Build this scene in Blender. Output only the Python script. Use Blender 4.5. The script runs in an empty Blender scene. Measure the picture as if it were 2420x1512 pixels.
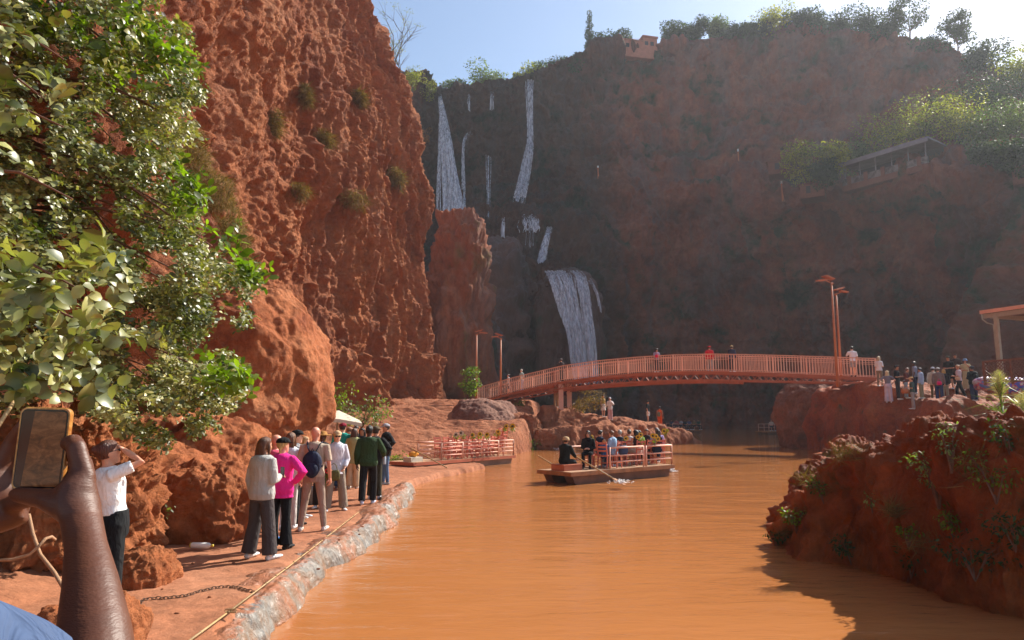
HAZE = .0004
import bpy, math, random
import numpy as np
from mathutils import Vector, Matrix, Euler, Quaternion
from mathutils.bvhtree import BVHTree
C = bpy.context.scene
COL = C.collection
R = math.radians
random.seed(7)
RNG = np.random.default_rng(7)
PI = math.pi
# ------------------------------------------------------------------ camera model
CAMZ, FPX, CX, CY, TH = 2.3, 1640.0, 1209.5, 756.0, math.atan(222/1640)
def P(x, y, Y):
    """world point at depth Y for a direction of the photograph"""
    dx, dy = x-CX, CY-y
    fy = FPX*math.cos(TH)-dy*math.sin(TH); fz = FPX*math.sin(TH)+dy*math.cos(TH)
    k = Y/fy
    return Vector((dx*k, Y, CAMZ+fz*k))
def G(x, y, z=0.0):
    dx, dy = x-CX, CY-y
    fy = FPX*math.cos(TH)-dy*math.sin(TH); fz = FPX*math.sin(TH)+dy*math.cos(TH)
    k = (z-CAMZ)/fz
    return Vector((dx*k, fy*k, z))
def XZ(x, y, Y):
    p = P(x, y, Y); return (p.x, p.z)
# ------------------------------------------------------------------ tagging
def tag(o, label=None, cat=None, group=None, kind=None):
    if label: o['label'] = label
    if cat: o['category'] = cat
    if group: o['group'] = group
    if kind: o['kind'] = kind
    return o
def empty(name, loc=(0,0,0), rz=0, label=None, cat=None, group=None):
    o = bpy.data.objects.new(name, None); COL.objects.link(o)
    o.location = loc; o.rotation_euler = (0,0,rz); o.empty_display_size = .2
    return tag(o, label, cat, group)
# ------------------------------------------------------------------ noise
_perm = np.random.RandomState(3).permutation(256); _perm = np.concatenate([_perm]*3)
_g = np.random.RandomState(5).normal(size=(256,3)); _g /= np.linalg.norm(_g, axis=1)[:,None]
def pnoise(p):
    p = np.asarray(p, float); i = np.floor(p).astype(np.int64); f = p-i; i &= 255
    u = f*f*f*(f*(f*6-15)+10); out = 0
    for dx in (0,1):
        for dy in (0,1):
            for dz in (0,1):
                h = _perm[_perm[_perm[i[...,0]+dx]+i[...,1]+dy & 511]+i[...,2]+dz & 511] & 255
                g = _g[h]
                d = g[...,0]*(f[...,0]-dx)+g[...,1]*(f[...,1]-dy)+g[...,2]*(f[...,2]-dz)
                w = (u[...,0] if dx else 1-u[...,0])*(u[...,1] if dy else 1-u[...,1])*(u[...,2] if dz else 1-u[...,2])
                out = out+d*w
    return out*1.6
def fbm(p, o=4, gain=.5, off=0.):
    s = 0; a = 1; q = np.asarray(p, float)+off
    for _ in range(o):
        s = s+a*pnoise(q); q = q*2.03+17.3; a *= gain
    return s
def ridged(p, o=4, gain=.5, off=0.):
    s = 0; a = 1; q = np.asarray(p, float)+off
    for _ in range(o):
        s = s+a*(1-2*np.abs(pnoise(q))); q = q*2.07+11.1; a *= gain
    return s
def worley(p, off=0.):
    p = np.asarray(p, float)+off; i = np.floor(p).astype(np.int64); f = p-i; best = np.full(p.shape[:-1], 9.)
    for dx in (-1,0,1):
        for dy in (-1,0,1):
            for dz in (-1,0,1):
                h = _perm[_perm[_perm[(i[...,0]+dx) & 255]+((i[...,1]+dy) & 255) & 511]+((i[...,2]+dz) & 255) & 511] & 255
                c = _g[h]*.5+.5
                d = (dx+c[...,0]-f[...,0])**2+(dy+c[...,1]-f[...,1])**2+(dz+c[...,2]-f[...,2])**2
                best = np.minimum(best, d)
    return np.sqrt(best)
def sstep(a, b, x):
    t = np.clip((x-a)/(b-a), 0, 1); return t*t*(3-2*t)
# ------------------------------------------------------------------ meshes
def mesh(name, V, F, mats, parent=None, smooth=True, mi=None):
    """V (N,3), F (M,3) or (M,4) array, or a list of tuples"""
    me = bpy.data.meshes.new(name); V = np.asarray(V, np.float32)
    if isinstance(F, np.ndarray):
        k = F.shape[1]; me.vertices.add(len(V)); me.vertices.foreach_set('co', V.ravel())
        me.loops.add(F.size); me.loops.foreach_set('vertex_index', F.astype(np.int32).ravel())
        me.polygons.add(len(F)); me.polygons.foreach_set('loop_start', np.arange(0, F.size, k, dtype=np.int32))
        me.polygons.foreach_set('loop_total', np.full(len(F), k, np.int32)); me.update(calc_edges=True)
    else:
        me.from_pydata([tuple(v) for v in V.tolist()], [], F)
    if smooth: me.polygons.foreach_set('use_smooth', np.ones(len(me.polygons), bool))
    for m in (mats if isinstance(mats, (list, tuple)) else [mats]): me.materials.append(m)
    if mi is not None: me.polygons.foreach_set('material_index', np.asarray(mi, np.int32))
    me.validate(); me.update()
    o = bpy.data.objects.new(name, me); COL.objects.link(o)
    if parent is not None: o.parent = parent
    return o
def gridF(r, c, wrap=False, off=0):
    i = np.arange(r-1)[:,None]; j = np.arange(c if wrap else c-1)[None,:]; j2 = (j+1) % c
    a = i*c+j; b = i*c+j2; d = (i+1)*c+j; e = (i+1)*c+j2
    return np.stack([a, b, e, d], -1).reshape(-1,4)+off
def grid_normals(Pt):
    du = np.gradient(Pt, axis=1); dv = np.gradient(Pt, axis=0)
    n = np.cross(du, dv); return n/(np.linalg.norm(n, axis=-1, keepdims=True)+1e-9)
def resample(pts, n):
    """catmull-rom resample of (k,d) control rows to n"""
    pts = np.asarray(pts, float); k = len(pts)
    t = np.linspace(0, k-1-1e-6, n); i = np.floor(t).astype(int); f = (t-i)[:,None]
    g = lambda j: pts[np.clip(j, 0, k-1)].reshape(n, -1)
    p0, p1, p2, p3 = g(i-1), g(i), g(i+1), g(i+2)
    o = .5*((2*p1)+(p2-p0)*f+(2*p0-5*p1+4*p2-p3)*f**2+(3*p1-p0-3*p2+p3)*f**3)
    return o.reshape((n,)+pts.shape[1:])
class MB:
    """collects simple solids, then links them as one mesh"""
    def __init__(s): s.v = []; s.f = []
    def add(s, v, f):
        o = len(s.v); s.v += [tuple(x) for x in v]; s.f += [tuple(i+o for i in q) for q in f]; return s
    def box(s, c, d, M=None):
        x, y, z = d[0]/2, d[1]/2, d[2]/2; c = Vector(c)
        v = [Vector(((-1)**(i&1)*-x, (-1)**(i>>1&1)*-y, (-1)**(i>>2&1)*-z)) for i in range(8)]
        v = [(M @ q if M else q)+c for q in v]
        return s.add(v, [(0,2,3,1),(4,5,7,6),(0,1,5,4),(2,6,7,3),(0,4,6,2),(1,3,7,5)])
    def bar(s, a, b, w, h=None):
        a, b = Vector(a), Vector(b); d = b-a; L = d.length
        if L < 1e-6: return s
        return s.box((a+b)/2, (L, w, h or w), d.to_track_quat('X', 'Z').to_matrix())
    def tube(s, pts, r, n=8, cap=True, flat=1.0, up=None):
        pts = [Vector(p) for p in pts]; k = len(pts)
        r = [r]*k if isinstance(r, (int, float)) else r
        prev = None; vs = []
        for i, p in enumerate(pts):
            t = (pts[min(i+1, k-1)]-pts[max(i-1, 0)]).normalized()
            if prev is None:
                u = Vector(up) if up else (Vector((0,0,1)) if abs(t.z) < .9 else Vector((1,0,0)))
                prev = u
            a = (prev-t*prev.dot(t)).normalized(); b = t.cross(a); prev = a
            ri = r[i]; ra, rb = (ri if isinstance(ri, (tuple, list)) else (ri*flat, ri))
            vs += [p+a*math.cos(2*PI*j/n)*ra+b*math.sin(2*PI*j/n)*rb for j in range(n)]
        f = [(i*n+j, i*n+(j+1) % n, (i+1)*n+(j+1) % n, (i+1)*n+j) for i in range(k-1) for j in range(n)]
        if cap: f += [tuple(range(n))[::-1], tuple((k-1)*n+j for j in range(n))]
        return s.add(vs, f)
    def rings(s, R_, n=12, M=None):
        """R_: list of (centre, rx, ry) horizontal ellipses"""
        vs = []
        for c, rx, ry in R_:
            c = Vector(c)
            vs += [c+Vector((math.cos(2*PI*j/n)*rx, math.sin(2*PI*j/n)*ry, 0)) for j in range(n)]
        if M: vs = [M @ v for v in vs]
        k = len(R_)
        f = [(i*n+j, i*n+(j+1) % n, (i+1)*n+(j+1) % n, (i+1)*n+j) for i in range(k-1) for j in range(n)]
        f += [tuple(range(n))[::-1], tuple((k-1)*n+j for j in range(n))]
        return s.add(vs, f)
    def ball(s, c, r, n=10, m=6, M=None):
        r = r if isinstance(r, (tuple, list)) else (r, r, r); c = Vector(c); vs = []
        for i in range(m+1):
            a = PI*(i+.02 if i == 0 else (i-.02 if i == m else i))/m
            for j in range(n):
                b = 2*PI*j/n; q = Vector((r[0]*math.sin(a)*math.cos(b), r[1]*math.sin(a)*math.sin(b), -r[2]*math.cos(a)))
                vs.append((M @ q if M else q)+c)
        f = [(i*n+j, i*n+(j+1) % n, (i+1)*n+(j+1) % n, (i+1)*n+j) for i in range(m) for j in range(n)]
        f += [tuple(range(n))[::-1], tuple(m*n+j for j in range(n))]
        return s.add(vs, f)
    def build(s, name, mat, parent=None, smooth=False):
        return mesh(name, s.v, s.f, mat, parent, smooth)
# scatter a template many times (numpy)
def scatter(tV, tF, pos, Rm, sc):
    tV = np.asarray(tV, float); tF = np.asarray(tF); n = len(pos)
    V = np.einsum('nij,kj->nki', Rm, tV)*np.asarray(sc).reshape(n,1,-1)+pos[:,None,:]
    F = (tF[None]+(np.arange(n)*len(tV))[:,None,None]).reshape(-1, tF.shape[1])
    return V.reshape(-1,3), F
def rot_from(ax, nz):
    """rotation matrices whose x axis = ax, z axis near nz"""
    x = ax/(np.linalg.norm(ax, axis=1, keepdims=True)+1e-9)
    y = np.cross(nz, x); y /= np.linalg.norm(y, axis=1, keepdims=True)+1e-9
    z = np.cross(x, y); return np.stack([x, y, z], -1)
def runit(n):
    v = RNG.normal(size=(n,3)); return v/np.linalg.norm(v, axis=1, keepdims=True)
# ------------------------------------------------------------------ materials
def s2l(c):
    return tuple(((v/255)/12.92 if v/255 <= .04045 else ((v/255+.055)/1.055)**2.4) for v in c)
class NT:
    def __init__(s, name):
        s.m = bpy.data.materials.new(name); s.m.use_nodes = True; s.t = s.m.node_tree; s.n = s.t.nodes; s.l = s.t.links
        s.b = s.n['Principled BSDF']
    def N(s, ty, **k):
        n = s.n.new(ty)
        for a, v in k.items():
            if a.startswith('i_'):
                key = a[2:]; key = int(key) if key.isdigit() else key.replace('_', ' ')
                n.inputs[key].default_value = v
            else: setattr(n, a, v)
        return n
    def L(s, a, b): s.l.new(a, b); return s
    def noise(s, vec, scale, detail=5, rough=.6, dist=0):
        n = s.N('ShaderNodeTexNoise', i_Scale=scale, i_Detail=detail, i_Roughness=rough, i_Distortion=dist)
        if vec is not None: s.L(vec, n.inputs['Vector'])
        return n
    def ramp(s, fac, stops):
        r = s.N('ShaderNodeValToRGB'); e = r.color_ramp.elements
        while len(e) > 1: e.remove(e[0])
        for i, (p, c) in enumerate(stops):
            q = e[0] if i == 0 else e.new(p)
            q.position = p; q.color = tuple(c)+(1,) if len(c) == 3 else c
        s.L(fac, r.inputs[0]); return r
    def mix(s, fac, a, b, bt='MIX'):
        m = s.N('ShaderNodeMix', data_type='RGBA', blend_type=bt)
        if isinstance(fac, float): m.inputs[0].default_value = fac
        else: s.L(fac, m.inputs[0])
        for k, v in ((6, a), (7, b)):
            if isinstance(v, tuple): m.inputs[k].default_value = v+(1,) if len(v) == 3 else v
            else: s.L(v, m.inputs[k])
        return m.outputs[2]
    def bump(s, h, strength, dist, nrm=None):
        b = s.N('ShaderNodeBump', i_Strength=strength, i_Distance=dist); s.L(h, b.inputs['Height'])
        if nrm is not None: s.L(nrm, b.inputs['Normal'])
        return b.outputs[0]
def plain(name, col, rough=.7, var=.15, scale=8., bump=.0, metal=0., bscale=40., spec=.5, sheen=0.):
    t = NT(name); co = t.N('ShaderNodeTexCoord').outputs['Object']
    n = t.noise(co, scale, 4, .6)
    lo = tuple(v*(1-var) for v in col); hi = tuple(min(1, v*(1+var)) for v in col)
    r = t.ramp(n.outputs[0], [(.3, lo), (.7, hi)])
    t.L(r.outputs[0], t.b.inputs['Base Color'])
    t.b.inputs['Roughness'].default_value = rough; t.b.inputs['Metallic'].default_value = metal
    t.b.inputs['Specular IOR Level'].default_value = spec
    if bump:
        n2 = t.noise(co, bscale, 4, .6); t.L(t.bump(n2.outputs[0], bump, .02), t.b.inputs['Normal'])
    return t.m
def cloth(name, rgb, rough=.9, var=.12):
    """woven cloth with folds"""
    t = NT(name); col = s2l(rgb); co = t.N('ShaderNodeTexCoord').outputs['Object']
    n = t.noise(co, 5., 3, .5); lo = tuple(v*(1-var) for v in col); hi = tuple(min(1, v*(1+var)) for v in col)
    t.L(t.ramp(n.outputs[0], [(.3, lo), (.7, hi)]).outputs[0], t.b.inputs['Base Color'])
    t.b.inputs['Roughness'].default_value = rough; t.b.inputs['Specular IOR Level'].default_value = .25
    mp = t.N('ShaderNodeMapping'); mp.inputs['Scale'].default_value = (1,1,.45); t.L(co, mp.inputs[0])
    n2 = t.noise(mp.outputs[0], 14., 3, .5, 1.2); t.L(t.bump(n2.outputs[0], .6, .05), t.b.inputs['Normal'])
    return t.m
def rockmat(name, stops, scale=1., bump=1., moss=None, mossamt=.5, wet=0., rough=.9, vert=1., streak=0., wetx=None):
    t = NT(name); co = t.N('ShaderNodeNewGeometry').outputs['Position']
    mp = t.N('ShaderNodeMapping'); mp.inputs['Scale'].default_value = (1,1,vert); t.L(co, mp.inputs[0]); v = mp.outputs[0]
    n1 = t.noise(v, .35*scale, 8, .62, .4); col = t.ramp(n1.outputs[0], stops).outputs[0]
    n2 = t.noise(v, 4.*scale, 6, .7); g = t.ramp(n2.outputs[0], [(.3, (.62,.62,.62)), (.7, (1.2,1.2,1.2))]).outputs[0]
    col = t.mix(1., col, g, 'MULTIPLY')
    if streak:
        ms = t.N('ShaderNodeMapping'); ms.inputs['Scale'].default_value = (1,1,.08); t.L(co, ms.inputs[0])
        n5 = t.noise(ms.outputs[0], .8*scale, 6, .6); f = t.ramp(n5.outputs[0], [(.45, (0,0,0)), (.65, (1,1,1))]).outputs[0]
        col = t.mix(f, col, t.mix(float(streak), col, (.16,.13,.13)))
    if moss:
        n3 = t.noise(v, .5*scale, 7, .7); f = t.ramp(n3.outputs[0], [(.62-.25*mossamt, (0,0,0)), (.72-.2*mossamt, (1,1,1))]).outputs[0]
        n4 = t.noise(v, 9*scale, 3); mc = t.ramp(n4.outputs[0], [(.3, tuple(a*.5 for a in moss)), (.7, moss)]).outputs[0]
        col = t.mix(f, col, mc)
    if wetx:   # rock kept wet and algae-dark by the falls
        sx = t.N('ShaderNodeSeparateXYZ'); t.L(co, sx.inputs[0]); wn = t.noise(co, .12, 4, .6); ma = t.N('ShaderNodeMath', operation='MULTIPLY_ADD'); t.L(wn.outputs[0], ma.inputs[0]); ma.inputs[1].default_value = 16.; t.L(sx.outputs[0], ma.inputs[2])
        mr = t.N('ShaderNodeMapRange', i_1=wetx[0], i_2=wetx[1]); t.L(ma.outputs[0], mr.inputs[0]); f = t.ramp(mr.outputs[0], [(0, (0,0,0)), (.12, (1,1,1)), (.82, (1,1,1)), (1, (0,0,0))]).outputs[0]
        col = t.mix(f, col, t.mix(1., col, (.36,.50,.56), 'MULTIPLY'))
    t.L(col, t.b.inputs['Base Color'])
    t.b.inputs['Roughness'].default_value = rough; t.b.inputs['Specular IOR Level'].default_value = .3+wet
    a = t.noise(v, 2.2*scale, 8, .68, .3); nrm = t.bump(a.outputs[0], .75*bump, .35/scale)
    b = t.noise(v, 16*scale, 5, .7); nrm = t.bump(b.outputs[0], .8*bump, .05/scale, nrm)
    vo = t.N('ShaderNodeTexVoronoi', i_Scale=6.*scale); t.L(v, vo.inputs['Vector']); nrm = t.bump(vo.outputs[0], -.45*bump, .09/scale, nrm)
    t.L(nrm, t.b.inputs['Normal'])
    return t.m
def leafmat(name, c1, c2, rough=.45, trans=.35, spec=.5, scale=1.5, c3=None):
    """leaf: per-place colour variation, gloss and some light let through"""
    t = NT(name); geo = t.N('ShaderNodeNewGeometry')
    n = t.noise(geo.outputs['Position'], scale, 3, .6)
    r = t.ramp(n.outputs[0], [(.32, c1), (.68, c2)] if c3 is None else [(.25, c3), (.36, c1), (.68, c2)])
    rnd = t.ramp(geo.outputs['Random Per Island'], [(0, (.35,.38,.35)), (.5, (.9,.9,.85)), (1, (1.6,1.5,1.4))]).outputs[0]
    col = t.mix(1., r.outputs[0], rnd, 'MULTIPLY')
    t.L(col, t.b.inputs['Base Color']); t.b.inputs['Roughness'].default_value = rough
    t.b.inputs['Specular IOR Level'].default_value = spec
    tr = t.N('ShaderNodeBsdfTranslucent'); br = t.mix(1., col, (1.3,1.6,.5), 'MULTIPLY'); t.L(br, tr.inputs[0])
    ms = t.N('ShaderNodeMixShader'); ms.inputs[0].default_value = trans
    t.L(t.b.outputs[0], ms.inputs[1]); t.L(tr.outputs[0], ms.inputs[2])
    t.L(ms.outputs[0], t.n['Material Output'].inputs['Surface'])
    return t.m
# ================================================================== MATERIALS OF THE PLACE
RED = [(.25, (.21,.046,.014)), (.42, (.38,.108,.034)), (.55, (.46,.150,.052)), (.7, (.53,.205,.088)), (.85, (.40,.112,.036))]
REDB = [(.25, (.17,.026,.005)), (.45, (.34,.066,.013)), (.6, (.42,.098,.022)), (.8, (.45,.14,.042))]
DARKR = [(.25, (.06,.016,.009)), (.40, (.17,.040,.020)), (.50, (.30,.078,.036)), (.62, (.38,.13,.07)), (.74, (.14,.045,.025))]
M_CLIFF = rockmat('red_cliff_rock', RED, .55, 1.3, streak=.15)
M_ROCK = rockmat('red_boulder_rock', RED, 1.4, 1.)
M_ROCKB = rockmat('dark_red_boulder_rock', REDB, 1.6, 1.1, moss=(.05,.07,.015), mossamt=.2, wet=-.1, rough=.75)
M_ISLE = rockmat('island_rock', [(.25, (.17,.042,.014)), (.5, (.37,.125,.052)), (.75, (.46,.19,.095))], 1.3, 1.)
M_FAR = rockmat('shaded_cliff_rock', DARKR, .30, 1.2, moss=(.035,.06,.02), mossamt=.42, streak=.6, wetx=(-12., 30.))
M_WET = rockmat('wet_travertine', [(.3, (.05,.03,.025)), (.55, (.13,.055,.035)), (.8, (.17,.08,.05))], .3, 1., moss=(.02,.05,.015), mossamt=.35, wet=.3, rough=.6, vert=.5)
M_BUTT = rockmat('mossy_buttress_rock', [(.3, (.25,.07,.03)), (.55, (.40,.13,.055)), (.8, (.42,.20,.13))], .5, 1.2, moss=(.17,.12,.02), mossamt=.32, vert=.5, streak=.5)
M_PATH = rockmat('red_earth', [(.3, (.31,.108,.048)), (.5, (.40,.158,.078)), (.7, (.47,.21,.115))], .8, .35, rough=.95)
M_HILL = rockmat('scrub_hillside', [(.3, (.10,.035,.02)), (.5, (.20,.065,.035)), (.7, (.26,.09,.045))], .3, 1., moss=(.04,.055,.02), mossamt=.5)
# ================================================================== WATER AND GROUND
def water_mat():
    t = NT('muddy_water'); co = t.N('ShaderNodeNewGeometry').outputs['Position']
    n = t.noise(co, .12, 4, .6, .5)
    t.L(t.ramp(n.outputs[0], [(.3, (.385,.142,.042)), (.7, (.465,.183,.060))]).outputs[0], t.b.inputs['Base Color'])
    t.b.inputs['Roughness'].default_value = .05; t.b.inputs['IOR'].default_value = 1.33
    mp = t.N('ShaderNodeMapping'); mp.inputs['Scale'].default_value = (.55,1.5,1); mp.inputs['Rotation'].default_value = (0,0,R(12)); t.L(co, mp.inputs[0])
    w1 = t.noise(mp.outputs[0], 2.6, 5, .62, .6); nrm = t.bump(w1.outputs[0], .19, .10)
    w2 = t.noise(mp.outputs[0], .5, 3, .5, .3); nrm = t.bump(w2.outputs[0], .24, .3, nrm)
    t.L(nrm, t.b.inputs['Normal']); return t.m
M_WATER = water_mat()
def sheet(name, x0, x1, y0, y1, z, mat, n=2):
    xs = np.linspace(x0, x1, n); ys = np.linspace(y0, y1, n); X, Y = np.meshgrid(xs, ys)
    return mesh(name, np.stack([X, Y, X*0+z], -1).reshape(-1,3), gridF(n, n), mat)
tag(sheet('ground', -420, 420, -120, 560, -1.6, M_PATH), kind='structure')
tag(sheet('water', -60, 130, -30, 150, 0., M_WATER, 60), kind='structure')
# ================================================================== ROCK BUILDERS
BVHS = {}
def keep_bvh(key, V, F):
    BVHS.setdefault(key, []).append(BVHTree.FromPolygons(V.tolist(), F.tolist()))
def drop(key, x, y, default=0.):
    best = None
    for k in (key if isinstance(key, tuple) else (key,)):
        for b in BVHS.get(k, []):
            h = b.ray_cast(Vector((x, y, 90)), Vector((0,0,-1)))
            if h[0] is not None and (best is None or h[0].z > best): best = h[0].z
    return default if best is None else best
def poly_sd(pts, X, Y):
    """signed distance (positive inside) to polygon"""
    pts = np.asarray(pts, float); n = len(pts); d = np.full(X.shape, 1e9); ins = np.zeros(X.shape, bool)
    for i in range(n):
        a = pts[i]; b = pts[(i+1) % n]; e = b-a; L = (e**2).sum()+1e-12
        t = np.clip(((X-a[0])*e[0]+(Y-a[1])*e[1])/L, 0, 1)
        d = np.minimum(d, np.hypot(X-a[0]-t*e[0], Y-a[1]-t*e[1]))
        c = ((a[1] > Y) != (b[1] > Y)) & (X < (b[0]-a[0])*(Y-a[1])/(b[1]-a[1]+1e-12)+a[0]); ins ^= c
    return np.where(ins, d, -d)
def idw(ctrl, X, Y, p=3.):
    w = 0; s = 0
    for x, y, h in ctrl:
        k = 1/(((X-x)**2+(Y-y)**2)**(p/2)+.02); w = w+k; s = s+k*h
    return s/w
def hfrock(name, poly, ctrl, mat, res, rise, amp, fscale, seed, key=None, bottom=-.8, pit=.4, flat=0., strata=0.):
    poly = np.asarray(poly, float); x0, y0 = poly.min(0)-rise*1.5; x1, y1 = poly.max(0)+rise*1.5
    nx, ny = int((x1-x0)/res)+2, int((y1-y0)/res)+2
    X, Y = np.meshgrid(np.linspace(x0, x1, nx), np.linspace(y0, y1, ny))
    q = np.stack([X*.35, Y*.35, X*0+seed], -1)
    d = poly_sd(poly, X, Y)+fbm(q, 4)*rise*.6
    h = idw(ctrl, X, Y); t = np.clip((d+rise*.35)/rise, 0, 1); prof = 1-(1-t)**2.6
    Z = bottom+(h-bottom)*prof
    Pt = np.stack([X, Y, Z], -1); N = grid_normals(Pt)
    q3 = Pt*fscale; lump = fbm(q3, 5, .55, seed)+.5*ridged(q3*.7, 4, .5, seed+5)-.4
    wq = q3+.2*np.stack([fbm(q3*1.5, 3), fbm(q3*1.5, 3, .5, 5.), fbm(q3*1.5, 3, .5, 9.)], -1)
    lump = .75*lump+.9*(.5-worley(wq*1.2, seed))+pit*(.5-worley(wq*2.9, seed+1))+pit*.5*(.5-worley(wq*7, seed+2))+.12*fbm(q3*7, 3, .6)
    if strata: lump = lump+strata*pnoise(np.stack([X*.1, Y*.1, Z*fscale*3.2+.6*pnoise(q3)], -1))
    k = 1-flat*np.clip(N[...,2], 0, 1)**4
    Pt = Pt+N*(amp*lump*k)[...,None]
    keepm = (d > -rise*.6)
    V = Pt.reshape(-1,3); F = gridF(ny, nx); F = F[keepm.reshape(-1)[F].any(1)]
    used = np.zeros(len(V), bool); used[F.ravel()] = True; idx = np.cumsum(used)-1
    V = V[used]; F = idx[F]
    if key: keep_bvh(key, V, F)
    return mesh(name, V, F, mat)
def boulder(name, c, r, mat, seed, amp=.18, n=70, rz=0., key=None, sq=2.6, fs=1.2, tilt=0., pit=.3):
    """free-standing lump: superellipsoid pushed in and out by noise"""
    th = np.linspace(0, 2*PI, 2*n+1)[:-1]; ph = np.linspace(.001, PI-.001, n)
    T, Ph = np.meshgrid(th, ph); s = 2/sq
    f = lambda a: np.sign(a)*np.abs(a)**s
    D = np.stack([f(np.sin(Ph)*np.cos(T)), f(np.sin(Ph)*np.sin(T)), f(np.cos(Ph))], -1)
    Pt = D*np.array(r); m = max(r)
    U = D/np.linalg.norm(D, axis=-1, keepdims=True)
    q = Pt/m*1.3*fs
    wq = q+.15*np.stack([fbm(q*2, 3), fbm(q*2, 3, .5, 5.), fbm(q*2, 3, .5, 9.)], -1)
    l = .8*fbm(q, 4, .5, seed)+.4*ridged(q*1.4, 4, .5, seed+3)-.35+.9*(.5-worley(wq*1.9, seed))+pit*1.2*(.5-worley(wq*4.5, seed+1))+pit*.6*(.5-worley(wq*10, seed+2))+.10*fbm(q*9, 3, .6)
    Pt = Pt+U*(l*amp*m)[...,None]
    M = np.array(Euler((tilt, 0, rz)).to_matrix()); V = (Pt.reshape(-1,3) @ M.T)+np.array(c)
    F = gridF(n, 2*n, True)[:, ::-1]
    if key: keep_bvh(key, V, F)
    return mesh(name, V, F, mat)
# ================================================================== LEFT CLIFF  (columns along the gorge, rows upwards)
# each column: plan positions at heights 0, 6, 13, 22, 32, 44, 60
def edgecol(Y, ys):  # silhouette column: photograph points at this depth
    return [P(x, y, Y) for x, y in ys]
colsL = [
    [(-9,-4),(-9.3,-4),(-9.6,-4),(-10,-4),(-10.5,-4),(-11,-4),(-12,-4)],
    [(-8.2,2),(-8.4,2),(-9,2),(-9.5,2),(-10,2),(-10.5,2),(-11.5,2)],
    [(-8.6,9),(-8.3,9),(-8.6,9),(-9.2,9),(-9.8,9),(-10.3,9),(-11,9)],
    [(-10.3,15.5),(-9.6,15),(-9.6,15),(-10,15),(-10.5,15),(-11,15),(-12,15)],
    [(-12.6,22),(-12.2,22),(-11.6,22),(-11.4,22),(-11.6,22),(-12,22),(-13,22)],
    [(-14.3,31),(-14.0,31),(-13.4,31),(-12.8,31),(-12.6,31),(-12.6,31),(-13,31)],
    [(-13.5,40),(-13.4,40),(-13.0,40),(-12.5,40),(-12.8,40),(-13.2,40),(-14,40)],
    [(-10.6,49),(-11.0,49),(-11.4,49),(-11.8,49),(-13.9,49),(-16.8,49),(-20,49)],
    [(-7.2,56.5),(-7.5,56.5),(-8.4,56.5),(-9.2,56.5),(-12.,56.5),(-15.9,56.5),(-20.5,56.5)],
    [(-5.7,60),(-6.6,60),(-7.8,60),(-7.9,60),(-11.1,60),(-15.5,60),(-20.5,60)],
    [(-8,65),(-8.5,65),(-9,65),(-10.2,65),(-14.3,65),(-18,65),(-23,65)],
    [(-18,72),(-18,72),(-18,72),(-19,72),(-21,72),(-23,72),(-25,72)],
]
zs = [-1.5, 6, 13, 22, 32, 44, 60]
ctl = np.array([[(x, y, z) for (x, y), z in zip(c, zs)] for c in colsL])  # (cols, rows, 3)
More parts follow.
